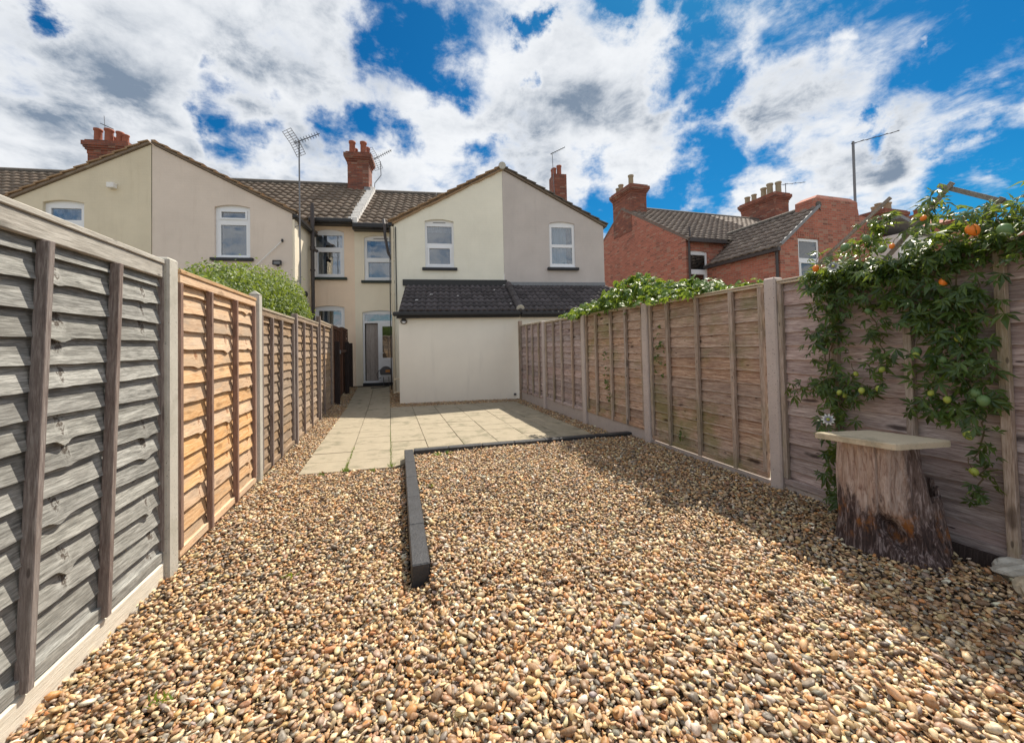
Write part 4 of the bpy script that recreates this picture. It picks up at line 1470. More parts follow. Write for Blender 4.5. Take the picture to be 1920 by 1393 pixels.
cc = q.mix(q.mr(q.noise(pos, 260, 3), .52, .68, 0, .5), cc, q.mix(1.0, cc, (.45, .38, .32), 'MULTIPLY'))
q.set(p.inputs['Base Color'], cc)
p.inputs['Roughness'].default_value = .5
p.inputs['Specular IOR Level'].default_value = .45
bump(q, p, q.noise(pos, 320, 4), .25, .002)
off = 0
AV, AF, AC = [], [], []
for Pv, Pf, Pc in sets:
    AV.append(Pv)
    AF.append(Pf + off)
    AC.append(Pc)
    off += len(Pv)
AV, AF, AC = np.concatenate(AV), np.concatenate(AF), np.concatenate(AC)
me = bpy.data.meshes.new('gravel')
me.vertices.add(len(AV))
me.vertices.foreach_set('co', AV.astype(np.float32).ravel())
me.loops.add(len(AF) * 3)
me.loops.foreach_set('vertex_index', AF.astype(np.int32).ravel())
me.polygons.add(len(AF))
me.polygons.foreach_set('loop_start', np.arange(0, len(AF) * 3, 3, dtype=np.int32))
me.polygons.foreach_set('use_smooth', np.ones(len(AF), dtype=bool))
ca = me.color_attributes.new('col', 'FLOAT_COLOR', 'POINT')
ca.data.foreach_set('color', np.concatenate([AC, np.ones((len(AC), 1))], 1).astype(np.float32).ravel())
me.update()
me.validate()

me.materials.append(m_gravel)
gv = link('gravel', me)
tag(gv, 'loose tan and grey river pebbles covering the garden floor', 'gravel', kind='stuff')


# ------------------------------------------------------------------ fences
def board_mesh(L, h, seed, n=14, knots=(), amp=.006, th=.011, tuck=.0, proud=.034, rows=1):
    """feather lap board: top edge tucked in, waney lower edge standing proud"""
    b_ = MB()
    vs_, mk = [], []
    fr = [1 - k / rows for k in range(rows)] + [.10, 0.0]
    nf = len(fr)
    st = nf + 2
    for i in range(n + 1):
        x = -L / 2 + L * i / n
        w_ = amp * mnoise.noise(Vector((x * 2.3, seed * 7.7, .5))) * 1.6 + amp * .45 * mnoise.noise(Vector((x * 9, seed * 3.3, 4)))
        yb = .004 * mnoise.noise(Vector((x * 2.2, seed, 9)))
        for kx, kd, kw in knots:
            e = math.exp(-((x - kx) / kw) ** 2)
            w_ -= kd * e
        vs_.append((x, tuck, h))
        mk.append((0, 0, 0))
        for f in fr:
            z = w_ + (h - w_) * f
            y = (tuck + th * .7) * f + (proud + yb) * (1 - f)
            k = 0
            for kx, kd, kw in knots:
                d2 = ((x - kx - (z - .05) * kd * 9) / (kw * .75)) ** 2 + ((z - .04 - kw) / .05) ** 2
                k = max(k, math.exp(-d2))
                y += abs(kd) * .28 * math.exp(-((x - kx) / kw) ** 2 - ((z - .03) / .05) ** 2)
            vs_.append((x, y, z))
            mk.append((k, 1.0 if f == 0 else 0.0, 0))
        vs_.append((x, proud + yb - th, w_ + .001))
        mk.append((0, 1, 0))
    fs_ = []
    for i in range(n):
        a, c = i * st, (i + 1) * st
        for k in range(st):
            k2 = (k + 1) % st
            fs_.append((a + k, c + k, c + k2, a + k2))
    fs_ += [tuple(range(st)), tuple(n * st + k for k in reversed(range(st)))]
    b_.marks = mk
    return b_.add(vs_, fs_)


def attach(o, f):
    o.parent = f
    o.location = o.location - f.location
    return o


FL = thing('garden_fence', (-1.4, 6.0, 0), 'sunlit left garden fence with grey, orange and tan overlap panels', 'fence')
FR = thing('garden_fence', (3.33, 5.5, 0), 'shaded purple brown right garden fence carrying the passion flower', 'fence')
FD = thing('garden_fence', (-1.35, 12.4, 0), 'dark brown fence along the narrow passage to the back door', 'fence')


def panel(x, ya, yb, side, z0, z1, nb, mats, label, battens, rail=.075, n=14, amp=.006, knotty=.02, skew=0.0, group=None, cap=.03, frame=True, bw=.045, rows=1, pk=.5, proud=.034):
    """lap panel between ya and yb; side=+1 faces +x. local x runs along the fence, local y out to the garden"""
    mb, mr, mt = mats[:3]
    L = yb - ya
    yc = (ya + yb) / 2
    fence = FD if ya > 10.75 and side > 0 else (FL if side > 0 else FR)
    b_ = MB().box(-L / 2 + .004, L / 2 - .004, .030, .055, z0 - .02, z0 + .035)
    t = b_.build('fence_panel', mb, None, bev=.003, loc=(x, yc, 0))
    t.rotation_euler = (0, 0, R(-90) if side > 0 else R(90))
    attach(t, fence)
    t['label'] = label
    # side>0: local x -> -Y ; side<0: local x -> +Y
    lx = (lambda y: -(y - yc)) if side > 0 else (lambda y: y - yc)
    zt = z1 - cap
    zr = zt - rail
    ex = (zr + .05 - z0) / nb
    rg = random.Random(label)
    kx = [(-.36 + .29 * k + rg.uniform(-.07, .07)) * L for k in range(4)]
    for i in range(nb):
        zb = z0 + i * ex
        h = ex * 1.28 if i < nb - 1 else ex * .96
        kn = []
        for k in kx:
            if rg.random() < pk:
                kn.append((k + rg.gauss(0, .02) + (i - nb / 2) * .004, rg.choice((1, 1, 1, -.5)) * rg.uniform(.15, 1) ** 1.5 * knotty, rg.uniform(.022, .05)))
        b_ = board_mesh(L - .02, h, rg.uniform(0, 99), n, kn, amp, rows=rows, proud=proud)
        o = b_.build('board', mb, t)
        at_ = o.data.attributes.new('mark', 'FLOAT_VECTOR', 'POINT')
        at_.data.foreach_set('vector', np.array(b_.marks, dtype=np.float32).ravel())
        o.location = (0, rg.uniform(-.001, .002), zb + rg.uniform(-.004, .004))
        o.rotation_euler = (0, rg.uniform(-.004, .004), 0)
    MB().box(-L / 2 + .004, L / 2 - .004, .028, .058, zr, zt).build('top_rail', mr, t, bev=.004)
    if cap:
        MB().box(-L / 2, L / 2, -.02, .066, zt + .0015, z1).build('capping', mats[3] if len(mats) > 3 else mr, t, bev=.004)
    for s2 in (-1, 1):
        MB().box(s2 * L / 2 - (.045 if s2 > 0 else -.004), s2 * L / 2 + (.045 if s2 < 0 else -.004), .0275, .062, z0 + .036, zr - .002).build('side_frame', mt, t, bev=.003)
    for yy in battens:
        xx = lx(yy)
        b_ = MB()
        s_ = skew * (-1 if side > 0 else 1)
        w2 = bw / 2
        q_ = []
        for zz, dx in ((z0 - .02, -s_), (zr - .001, s_)):
            for ax, ay in ((-w2, .036), (w2, .036), (w2, .048 + proud * .75), (-w2, .048 + proud * .75)):
                q_.append((xx + dx + ax, ay, zz))
        b_.add(q_, [(3, 2, 1, 0), (4, 5, 6, 7), (0, 1, 5, 4), (1, 2, 6, 5), (2, 3, 7, 6), (3, 0, 4, 7)])
        b_.build('batten', mt, t, bev=.003)
    return t


def post(x, y, z1, w, d, mat, label, group, z0=-.15, name='fence_post', capr=False, bev=.012, cat='fence post'):
    b_ = MB().box(-w / 2, w / 2, -d / 2, d / 2, z0, z1)
    if capr:
        b_ = MB().box(-w / 2, w / 2, -d / 2, d / 2, z0, z1 - .03)
    o = b_.build(name, mat, bev=bev)
    o.location = (x, y, 0)
    attach(o, FL if x < 0 and y < 10.9 else (FD if x < 0 else FR))
    if 'sunlit' in label or 'taller' in label or 'slim' in label:
        o['label'] = label
    if capr:
        q_ = MB().add([(-w / 2, -d / 2, z1 - .0299), (w / 2, -d / 2, z1 - .0299), (w / 2, d / 2, z1 - .0299), (-w / 2, d / 2, z1 - .0299), (0, -d / 4, z1 + .012), (0, d / 4, z1 + .012)],
                      [(0, 1, 4), (1, 2, 5, 4), (2, 3, 5), (3, 0, 4, 5)])
        q_.build('post_cap', mat, o)
    return o


LX, RX = -1.41, 3.345
G1 = 'fence panels on the left side'
panel(LX, 1.32, 3.08, 1, .135, 1.985, 16, (m_wgrey, m_wrail, m_wbat, m_wrail), 'large weathered grey overlap fence panel at left front', (2.09, 2.54), bw=.033, rail=.085, n=84, amp=.007, knotty=.040, rows=4, pk=.55, proud=.043, skew=.045, group=G1)
panel(LX, 3.24, 4.86, 1, .05, 1.965, 15, (m_worange, m_worail, m_wobat, m_worail), 'honey orange overlap fence panel between two concrete posts', (3.72, 4.27), bw=.036, rail=.06, n=64, amp=.008, knotty=.03, rows=4, pk=.5, proud=.038, group=G1)
panel(LX, 5.07, 6.66, 1, .05, 1.89, 15, (m_wtan, m_wtan, m_wbat, m_wcap), 'tan bowed fence panel under the overhanging bush', (5.46, 5.90), rail=.06, n=22, amp=.01, knotty=.028, group=G1, skew=.02)
panel(LX, 6.80, 8.78, 1, .04, 1.955, 15, (m_wtan, m_wtan, m_wbat, m_wcap), 'tan fence panel between the two brown wooden posts at left', (7.38, 8.07), rail=.06, n=18, amp=.008, group=G1)
panel(LX, 8.92, 10.72, 1, .04, 2.02, 15, (m_wtan, m_wtan, m_wbat, m_wcap), 'last tan fence panel before the dark brown fence', (9.53,), rail=.06, n=16, amp=.008, group=G1)
panel(LX + .03, 10.80, 12.55, 1, .10, 2.02, 16, (m_wbrown, m_wbrown, m_wbrown, m_wbrown), 'nearer dark brown fence panel in the passage', (11.3, 11.7, 12.1), rail=.06, n=10, amp=.005, group=G1)
panel(LX + .05, 12.60, 14.15, 1, .14, 2.07, 16, (m_wbrown, m_wbrown, m_wbrown, m_wbrown), 'farther dark brown fence panel beside the back door', (13.0, 13.5), rail=.06, n=10, amp=.005, group=G1)
G2 = 'fence panels on the right side'
ZR = .155
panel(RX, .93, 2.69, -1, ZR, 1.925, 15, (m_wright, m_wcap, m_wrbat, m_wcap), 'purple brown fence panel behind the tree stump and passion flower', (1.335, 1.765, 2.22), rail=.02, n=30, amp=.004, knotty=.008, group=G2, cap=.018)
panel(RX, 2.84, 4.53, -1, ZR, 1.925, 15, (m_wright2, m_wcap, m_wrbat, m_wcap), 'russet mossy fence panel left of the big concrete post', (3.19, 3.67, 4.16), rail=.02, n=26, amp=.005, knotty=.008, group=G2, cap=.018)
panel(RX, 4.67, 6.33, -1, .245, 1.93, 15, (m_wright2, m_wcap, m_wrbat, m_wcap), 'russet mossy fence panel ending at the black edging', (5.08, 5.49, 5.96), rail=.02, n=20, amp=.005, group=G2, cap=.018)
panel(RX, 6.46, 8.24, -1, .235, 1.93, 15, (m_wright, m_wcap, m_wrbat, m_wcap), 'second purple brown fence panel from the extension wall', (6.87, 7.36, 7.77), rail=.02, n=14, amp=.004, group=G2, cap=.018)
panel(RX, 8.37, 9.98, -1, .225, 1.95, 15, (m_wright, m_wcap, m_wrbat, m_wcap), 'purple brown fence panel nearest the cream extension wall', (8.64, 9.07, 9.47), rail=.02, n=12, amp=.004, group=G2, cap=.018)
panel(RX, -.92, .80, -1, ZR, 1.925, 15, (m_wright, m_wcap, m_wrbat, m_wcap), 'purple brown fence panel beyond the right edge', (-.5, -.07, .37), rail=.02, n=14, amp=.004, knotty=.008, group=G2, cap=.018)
panel(LX, -.52, 1.20, 1, .135, 1.985, 16, (m_wgrey, m_wrail, m_wbat, m_wrail), 'weathered grey fence panel beyond the left edge', (.05, .63), bw=.033, rail=.085, n=24, amp=.007, knotty=.03, group=G1)
GP = 'concrete fence posts'
post(3.315, .865, 1.95, .105, .115, m_post, 'concrete post beyond the right edge', GP)
post(-1.375, 1.26, 2.0, .10, .11, m_postl, 'concrete post beyond the left edge', GP)
post(-1.375, 3.10, 2.005, .10, .125, m_postl, 'sunlit concrete post between grey and orange fence panels', GP)
post(-1.385, 4.965, 2.045, .10, .12, m_postl, 'taller rounded top concrete post after the orange fence panel', GP, capr=True)
post(3.315, 2.745, 1.955, .105, .115, m_post, 'large speckled concrete post left of the passion flower', GP)
post(3.315, 4.60, 1.93, .11, .12, m_post, 'concrete post at the end of the black edging', GP)
post(3.315, 6.395, 1.925, .11, .12, m_post, 'concrete post below the leafy climber end, third from the right', GP)
post(3.315, 8.305, 1.94, .11, .12, m_post, 'concrete post second from the extension wall', GP)
post(3.31, 10.03, 2.06, .09, .08, m_wrbat, 'slim brown wooden post against the extension wall', 'wooden fence posts', bev=.004)
post(-1.36, 6.73, 1.96, .075, .085, m_wbat, 'brown wooden post at the right end of the bowed fence panel', 'wooden fence posts', bev=.005)
post(-1.36, 8.85, 2.09, .075, .085, m_wbat, 'brown wooden post standing above the left fence line', 'wooden fence posts', bev=.005)
post(-1.37, 10.76, 2.04, .08, .07, m_wtan, 'light wooden end post where the dark fence begins', 'wooden fence posts', bev=.005)
GD = 'dark stained stub posts along the passage'
for yy, zz, lb in ((11.05, 1.62, 'nearest dark stained stub post by the passage gravel'), (12.75, 1.64, 'middle dark stained stub post in the passage'), (14.0, 1.62, 'dark stained stub post right beside the door frame')):
    post(-1.27 if yy < 12 else -1.20, yy, zz, .11, .09, m_wpost, lb, GD, bev=.006)
o = MB().bar((-.03, -.78, .0), (.03, .78, .02), .04, .06).build('rail', m_wbrown, loc=(-1.26, 11.9, 1.35))
attach(o, FD)
MB().box(.02, .05, -.74, -.60, -.05, .05).build('bracket', m_lead, o)
GB = 'gravel boards under the fences'


def gboard(x, ya, yb, z0, z1, mat, label):
    b_ = MB().box(-.025, .025, -(yb - ya) / 2, (yb - ya) / 2, z0, z1)
    o = b_.build('gravel_board', mat, bev=.006)
    o.location = (x, (ya + yb) / 2, 0)
    attach(o, FL if x < 0 else FR)


gboard(-1.375, 1.32, 3.095, -.1, .104, m_wpale, 'pale timber gravel board under the grey fence panel')
gboard(3.33, -.92, .81, -.1, .135, m_gboard, '')
gboard(-1.375, -.52, 1.20, -.1, .104, m_wpale, '')
gboard(-1.40, 3.23, 4.90, -.1, .05, m_worail, 'honey timber base board under the orange fence panel')
gboard(-1.40, 5.03, 6.68, -.1, .05, m_wcap, 'pale base board under the bowed tan fence panel')
gboard(-1.40, 6.78, 8.80, -.1, .04, m_wcap, 'pale base board between the wooden posts')
gboard(3.33, .93, 2.70, -.1, .135, m_gboard, 'dusky concrete base board behind the stump')
gboard(3.33, 2.83, 4.535, -.1, .125, m_gboard, 'thin concrete strip under the russet fence panel')
gboard(3.33, 4.665, 6.335, -.1, .225, m_gboard, 'concrete gravel board behind the end of the black edging')
gboard(3.33, 6.455, 8.245, -.1, .215, m_gboard, 'concrete gravel board in the middle of the patio side')
gboard(3.33, 8.365, 10.0, -.1, .205, m_gboard, 'concrete gravel board meeting the extension wall')

# ------------------------------------------------------------------ stump with stone slab
SX, SY, SZ0, STOP = 3.03, 1.80, .06, .748
t = thing('tree_stump', (SX, SY, SZ0), 'split and rotting tree stump carrying a stone slab by the fence', 'tree stump')
NA, NZ = 220, 70
bV, bF = [], []
to_cam = math.atan2(-SY, -SX)
for j in range(NZ + 1):
    h = j / NZ
    z = h * (STOP - SZ0)
    for i in range(NA):
        th = 2 * math.pi * i / NA
        c, s = math.cos(th), math.sin(th)
        r_ =   .205 - .020 * h + .035 * (1 - h) ** 2.6
        # root flares
        for a0, am, wd in ((to_cam + .8, .085, .45), (to_cam + 1.5, .05, .4), (to_cam - .5, .02, .4), (to_cam + 2.6, .06, .5)):
            dd = math.atan2(math.sin(th - a0), math.cos(th - a0))
            r_ += am * math.exp(-(dd / wd) ** 2) * (1 - h) ** 2.2
        p3 = Vector((c * 1.2, s * 1.2, z * 1.6))
        r_ += .018 * mnoise.noise(p3 * 2.0) + .010 * mnoise.noise(Vector((c * 5, s * 5, z * 2.0)))
        r_ += .012 * mnoise.noise(Vector((th * 9, 0, z * 1.2))) * (1.2 - h)
        dd = math.atan2(math.sin(th - (to_cam + .02)), math.cos(th - (to_cam + .02)))
        r_ -= .014 * math.exp(-((dd + .03 + .06 * (1 - h)) / .02) ** 2) * (h > .36)                                  # long crack
        hol = math.exp(-((dd - .18 - (h - .3) * -1.6) / .26) ** 2) * math.exp(-((h - .24) / .11) ** 2)
        r_ -= .10 * min(1, hol * 1.4)                                                                            # rotted hollow
        ds = math.atan2(math.sin(th - (to_cam + 1.05)), math.cos(th - (to_cam + 1.05)))
        r_ += .03 * math.exp(-(ds / .22) ** 2) * math.sin(h * 2.6 + .5)                            # bark ridge
        r_ += .010 * abs(mnoise.noise(Vector((c * 9, s * 9, z * 1.1)))) * (1.3 - h) - .009 * math.exp(-(math.sin(th * 7 + 2.2 * mnoise.noise(Vector((c * 2, s * 2, z * 2)))) / .12) ** 2) * (.5 + .5 * math.sin(th * 3 + 1)) * (1.15 - h)
        bV.append((r_ * c - .075 * h, r_ * s - .025 * h, z))
for j in range(NZ):
    for i in range(NA):
        k = (i + 1) % NA
        bF.append((j * NA + i, j * NA + k, (j + 1) * NA + k, (j + 1) * NA + i))
m_stump, q, p = newmat('rotting_stump_wood')
co = objco(q)
sx = q.n('ShaderNodeSeparateXYZ', i_0=co)
v_ = q.vm('MULTIPLY', co, (26, 26, 4.0))
gr = q.noise(v_, 2.2, 9, .7, .8)
pale = q.ramp(gr, [(.34, (.22, .125, .095)), (.47, (.48, .345, .285)), (.64, (.64, .52, .46))])
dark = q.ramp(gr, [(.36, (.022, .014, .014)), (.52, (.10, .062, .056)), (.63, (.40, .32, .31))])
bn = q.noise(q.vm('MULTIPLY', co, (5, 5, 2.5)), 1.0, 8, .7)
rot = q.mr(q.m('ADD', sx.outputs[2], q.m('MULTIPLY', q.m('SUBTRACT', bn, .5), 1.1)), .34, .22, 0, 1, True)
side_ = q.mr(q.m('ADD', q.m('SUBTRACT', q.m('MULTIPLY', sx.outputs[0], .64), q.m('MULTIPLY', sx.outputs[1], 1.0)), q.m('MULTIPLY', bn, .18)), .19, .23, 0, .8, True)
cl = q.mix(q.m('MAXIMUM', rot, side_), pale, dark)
on = q.noise(q.vm('MULTIPLY', co, (6, 6, 4)), 1.3, 6, .65)
of = q.m('MULTIPLY', q.mr(on, .52, .64, 0, 1, True), q.m('MULTIPLY', q.mr(sx.outputs[2], .34, .24, 0, 1, True), q.mr(sx.outputs[2], .06, .15, 0, 1, True)))
cl = q.mix(of, cl, (.36, .135, .03))
q.set(p.inputs['Base Color'], cl)
p.inputs['Roughness'].default_value = .85
bump(q, p, q.m('ADD', gr, q.m('MULTIPLY', q.noise(co, 38, 6, .7), .5)), 1.0, .02)
b = MB()
b.v, b.f, b.mi = bV, bF, [0] * len(bF)
b.add([(-.075, -.025, STOP - SZ0 - .01)] + [bV[NZ * NA + i] for i in range(NA)], [(0, 1 + i, 1 + (i + 1) % NA) for i in range(NA)])
b.build('trunk', m_stump, t, smooth=True)
# loose bark plates on the shaded side
for k in range(7):
    a = to_cam + .95 + k * .16
    z0_, z1_ = .06 + .05 * random.random(), .36 + .16 * random.random()
    b = MB()
    n = 8
    rr = lambda f: .235 + .07 * (1 - f) ** 2
    q4 = []
    for i in range(n + 1):
        f = i / n
        z = z0_ + (z1_ - z0_) * f
        w_ = .032 * (1 - .4 * f) + .012 * mnoise.noise(Vector((k, f * 4, 1)))
        for da in (-1, 1):
            r1 = rr(z / .66) + .014 + .012 * mnoise.noise(Vector((k * 3, f * 5, da)))
            aa = a + da * w_ / .25 + .12 * (f - .5)
            q4 += [(r1 * math.cos(aa), r1 * math.sin(aa), z), ((r1 - .022) * math.cos(aa), (r1 - .022) * math.sin(aa), z)]
    fs = []
    for i in range(n):
        o_ = i * 4
        fs += [(o_, o_ + 2, o_ + 6, o_ + 4), (o_ + 1, o_ + 5, o_ + 7, o_ + 3), (o_, o_ + 4, o_ + 5, o_ + 1), (o_ + 2, o_ + 3, o_ + 7, o_ + 6)]
    b.add(q4, fs)
    b.build('bark_plate', m_stump, t)
b = MB()
cs = [(2.656, 1.944), (2.750, 1.554), (3.131, 1.496), (3.036, 1.854)]
zc = STOP + .002
cx, cy = sum(c[0] for c in cs) / 4, sum(c[1] for c in cs) / 4
rim = []
for (xa, ya_), (xb, yb_) in zip(cs, cs[1:] + cs[:1]):
    for k in range(14):
        f = k / 14
        ch = .0045 * mnoise.noise(Vector((xa + f * 9, ya_ * 5, 2))) + (.006 if k == 0 else 0)
        x, y = xa + (xb - xa) * f - cx, ya_ + (yb_ - ya_) * f - cy
        r_ = math.hypot(x, y)
        rim.append((x * (1 - ch / r_), y * (1 - ch / r_)))
nr_ = len(rim)
q_ = [(x, y, 0) for x, y in rim] + [(x, y, .031 + .002 * mnoise.noise(Vector((x * 30, y * 30, 0)))) for x, y in rim] + [(x * .975, y * .975, .037) for x, y in rim]
fs = [tuple(reversed(range(nr_))), tuple(range(2 * nr_, 3 * nr_))]
for k in range(nr_):
    k2 = (k + 1) % nr_
    fs += [(k, k2, nr_ + k2, nr_ + k), (nr_ + k, nr_ + k2, 2 * nr_ + k2, 2 * nr_ + k)]
b.add(q_, fs)
o = b.build('stone_slab', m_slabtop, loc=(cx, cy, zc))
tag(o, 'pale square stone slab laid flat on top of the tree stump', 'stone slab')

# rubble at the fence foot on the right
for k, (x, y, z, s_, mt, lb) in enumerate(((3.24, 1.31, .12, .085, m_chalk, 'chalky white broken stone leaning at the fence foot'),
                                           (3.10, 1.17, .10, .09, m_slabtop, 'rough pale stone lump on the pebbles at right edge'))):
    V_, F_ = ico(3)
    pts = [Vector(v) * (1 + .45 * mnoise.noise(Vector(v) * 1.5 + Vector((k * 5, 2, 1))) + .18 * mnoise.noise(Vector(v) * 4.5 + Vector((k, 7, 1)))) for v in V_]
    b = MB().add([(p_.x * s_ * 1.25, p_.y * s_, p_.z * s_ * .62) for p_ in pts], [tuple(f) for f in F_])
    o = b.build('stone', mt, loc=(x, y, z))
    tag(o, lb, 'stone')
b = MB().box(-.02, .02, -.36, .36, -.05, .05)
o = b.build('timber_offcut', m_wpost, bev=.006, loc=(3.255, 1.30, .105))
o.rotation_euler = (0, .25, .10)
tag(o, 'dark timber offcut lying along the fence foot behind the stump', 'timber')

# hose reel and hose by the back door
t = thing('hose_reel', (-.12, 14.05, .17), 'dark grey hose reel with orange label beside the back door', 'hose reel')
b = MB()
pf = []
for i in range(15):
    a = -.5 + (math.pi + 1.0) * i / 14
    pf.append((.19 * math.cos(a), .47 + .19 * math.sin(a)))
b.prism(pf, -.10, .10)
b.build('housing', m_greyp, t, bev=.012)
MB().box(-.01, .13, -.109, -.1005, .46, .54).build('printed_label', m_orl, t)
b = MB()
for sx_ in (-.08, .09):
    b.tube([(sx_, 0, .3), (sx_ + .01, -.02, -.005)], .012, 6)
b.build('stand', m_greyp, t)
b = MB()
b.tube([(-.15, -.03, .56), (-.24, -.06, .50), (-.29, -.08, .38), (-.25, -.06, .25), (-.15, -.03, .29)], .012, 6)
b.build('hose_loop', m_greyp, t)
t = MB().tube([(.02, 14.0, .19), (-.05, 13.75, .18), (-.18, 13.6, .175), (-.35, 13.5, .172), (-.58, 13.45, .17)], .018, 8)
o = t.build('hose', m_black, smooth=True)
tag(o, 'dark garden hose lying across the path before the door', 'hose')


# ------------------------------------------------------------------ plants
def leaf_mesh(name, mat, lobes=5, size=.07, width=.2, spread=75, droop=.25, seed=0):
    rg = random.Random(seed)
    b_ = MB()
    for i in range(lobes):
        a = R(-spread + 2 * spread * i / (lobes - 1) if lobes > 1 else 0) + rg.uniform(-.1, .1)
        L = size * (1 - .38 * abs(i - (lobes - 1) / 2) / max(1, (lobes - 1) / 2)) * rg.uniform(.88, 1.1)
        d_ = Vector((math.sin(a), math.cos(a), 0))
        n_ = Vector((d_.y, -d_.x, 0))
        w = L * width
        base = Vector((0, 0, 0))
        m1 = d_ * L * .5 + Vector((0, 0, -.012 * L / .07 * droop))
        tip = d_ * L + Vector((0, 0, -L * droop * rg.uniform(.5, 1.2)))
        l_ = m1 + n_ * w + Vector((0, 0, L * .06))
        r_ = m1 - n_ * w + Vector((0, 0, L * .06))
        b_.add([base, r_, m1, l_, tip], [(0, 1, 2), (0, 2, 3), (1, 4, 2), (2, 4, 3)])
    me_ = b_.mesh(name, mat, fix=False)
    return me_


LEAVES = [leaf_mesh('leaf', m_leaf, 5, s, .145, 82, d, k) for k, (s, d) in enumerate(((.075, .3), (.085, .5), (.060, .2), (.09, .4), (.066, .6), (.078, .25)))]


def rand_rot(rg, out, upb=.5, spread=.7):
    """frame whose z (leaf face) looks roughly along out"""
    z = (out + Vector((rg.gauss(0, spread), rg.gauss(0, spread), rg.gauss(0, spread) + upb))).normalized()
    y = Vector((rg.gauss(0, .6), rg.gauss(0, 1), -.9 + rg.gauss(0, .5)))
    y = (y - z * y.dot(z))
    y = y.normalized() if y.length > 1e-4 else z.orthogonal().normalized()
    x = y.cross(z)
    return Matrix((x, y, z)).transposed()


def put_leaves(plant, pts, meshes, rg, scale=(.75, 1.25), limit=300, name='leaf'):
    """pts: (pos, outward). nearest `limit` become parts, the rest one part"""
    pts = sorted(pts, key=lambda p_: (p_[0] - EYE).length)
    rest = MB()
    base = plant.location
    for i, (p_, out) in enumerate(pts):
        Mx = rand_rot(rg, out).to_4x4() @ Matrix.Scale(rg.uniform(*scale), 4)
        Mx.translation = p_ - base
        me_ = rg.choice(meshes)
        if i < limit:
            link(name, me_, plant, mat=Mx)
        else:
            rest.add([Mx @ v.co for v in me_.vertices], [tuple(f.vertices) for f in me_.polygons])
    if rest.v:
        o_ = rest.build('foliage', meshes[0].materials[0], plant, fix=False)
        o_['kind'] = 'stuff'


# passion flower on the right hand fence
rg = random.Random(21)
VN = thing('passion_flower_vine', (3.25, 1.95, .05), 'passion flower vine with orange and green fruit climbing over the near right fence', 'climbing plant')
FX = 3.27
pts = []
strands = [  # polylines on the fence face: (y, z) with leaf density per metre and half width
    ([(2.14, .10), (2.20, .5), (2.16, .9), (2.22, 1.3), (2.16, 1.7), (2.08, 1.95)], 85, .075),
    ([(2.28, 1.2), (2.26, 1.5), (2.2, 1.8)], 40, .07),
    ([(2.22, 1.05), (2.02, 1.03), (1.90, 1.08)], 60, .05),
    ([(2.22, 1.0), (2.36, 1.04), (2.50, .98)], 55, .035),
    ([(2.05, 1.95), (1.95, 1.6), (1.88, 1.3), (1.86, 1.15)], 60, .06),
    ([(1.62, 1.95), (1.60, 1.6), (1.58, 1.3), (1.62, 1.05), (1.66, .92)], 92, .058),
    ([(1.50, 1.9), (1.47, 1.5), (1.45, 1.2), (1.47, .98), (1.55, .9)], 92, .062),
    ([(1.40, 1.8), (1.41, 1.45), (1.40, 1.1), (1.42, .85), (1.43, .6), (1.44, .44)], 48, .05),
    ([(1.78, 1.9), (1.74, 1.65), (1.70, 1.45)], 60, .05),
    ([(1.9, 1.75), (1.7, 1.62), (1.5, 1.6), (1.36, 1.62)], 50, .06),
]
for line, dn, hw_ in strands:
    P3 = [Vector((FX - .03 + rg.uniform(-.01, .01), y, z)) for y, z in line]
    b = MB()
    fine = []
    for a_, c_ in zip(P3, P3[1:]):
        for k in range(6):
            p_ = a_.lerp(c_, k / 6)
            p_ += Vector((rg.uniform(-.012, .012), rg.gauss(0, .012), 0))
            fine.append(p_ - VN.location)
    fine.append(P3[-1] - VN.location)
    b.tube(fine, .0042, 5)
    b.build('stem', m_stem, VN)
    for a_, c_ in zip(P3, P3[1:]):
        n = int((c_ - a_).length * dn * 1.3)
        for k in range(n):
            p_ = a_.lerp(c_, rg.random()) + Vector((-abs(rg.gauss(0, .06)), rg.gauss(0, hw_), rg.gauss(0, hw_ * .6)))
            p_.x = min(p_.x, FX - .01)
            pts.append((p_, Vector((-1, -.35, .25))))
# mass over the top
for k in range(540):
    y = rg.uniform(1.02, 2.32)
    top = 2.05 + .12 * math.sin((y - 1.0) * 5.2) + .06 * math.sin(y * 13)
    if y > 2.0:
        top -= (y - 2.0) * .45
    z = 1.80 + (top - 1.80) * rg.random() ** .75 + rg.gauss(0, .03)
    x = 3.30 + rg.gauss(0, .11) + .05 * (z - 1.9)
    if z < 1.95:
        x = min(x, FX - .02 - abs(rg.gauss(0, .05)))
    pts.append((Vector((x, y, z)), Vector((-.5, -.3, .8))))
# shoots clambering up the sticks
for (y0, z0, y1, z1, n) in ((2.12, 2.0, 1.88, 2.28, 60), (1.80, 2.0, 1.60, 2.33, 36), (1.42, 1.98, 1.38, 2.16, 30), (2.36, 2.0, 2.42, 2.14, 6), (1.22, 1.95, 1.05, 2.12, 40)):
    for k in range(n):
        f = rg.random()
        pts.append((Vector((3.36 + rg.gauss(0, .05), y0 + (y1 - y0) * f + rg.gauss(0, .05 * (1.3 - f)), z0 + (z1 - z0) * f + rg.gauss(0, .03))), Vector((-.4, -.3, .9))))
put_leaves(VN, pts, LEAVES, rg)


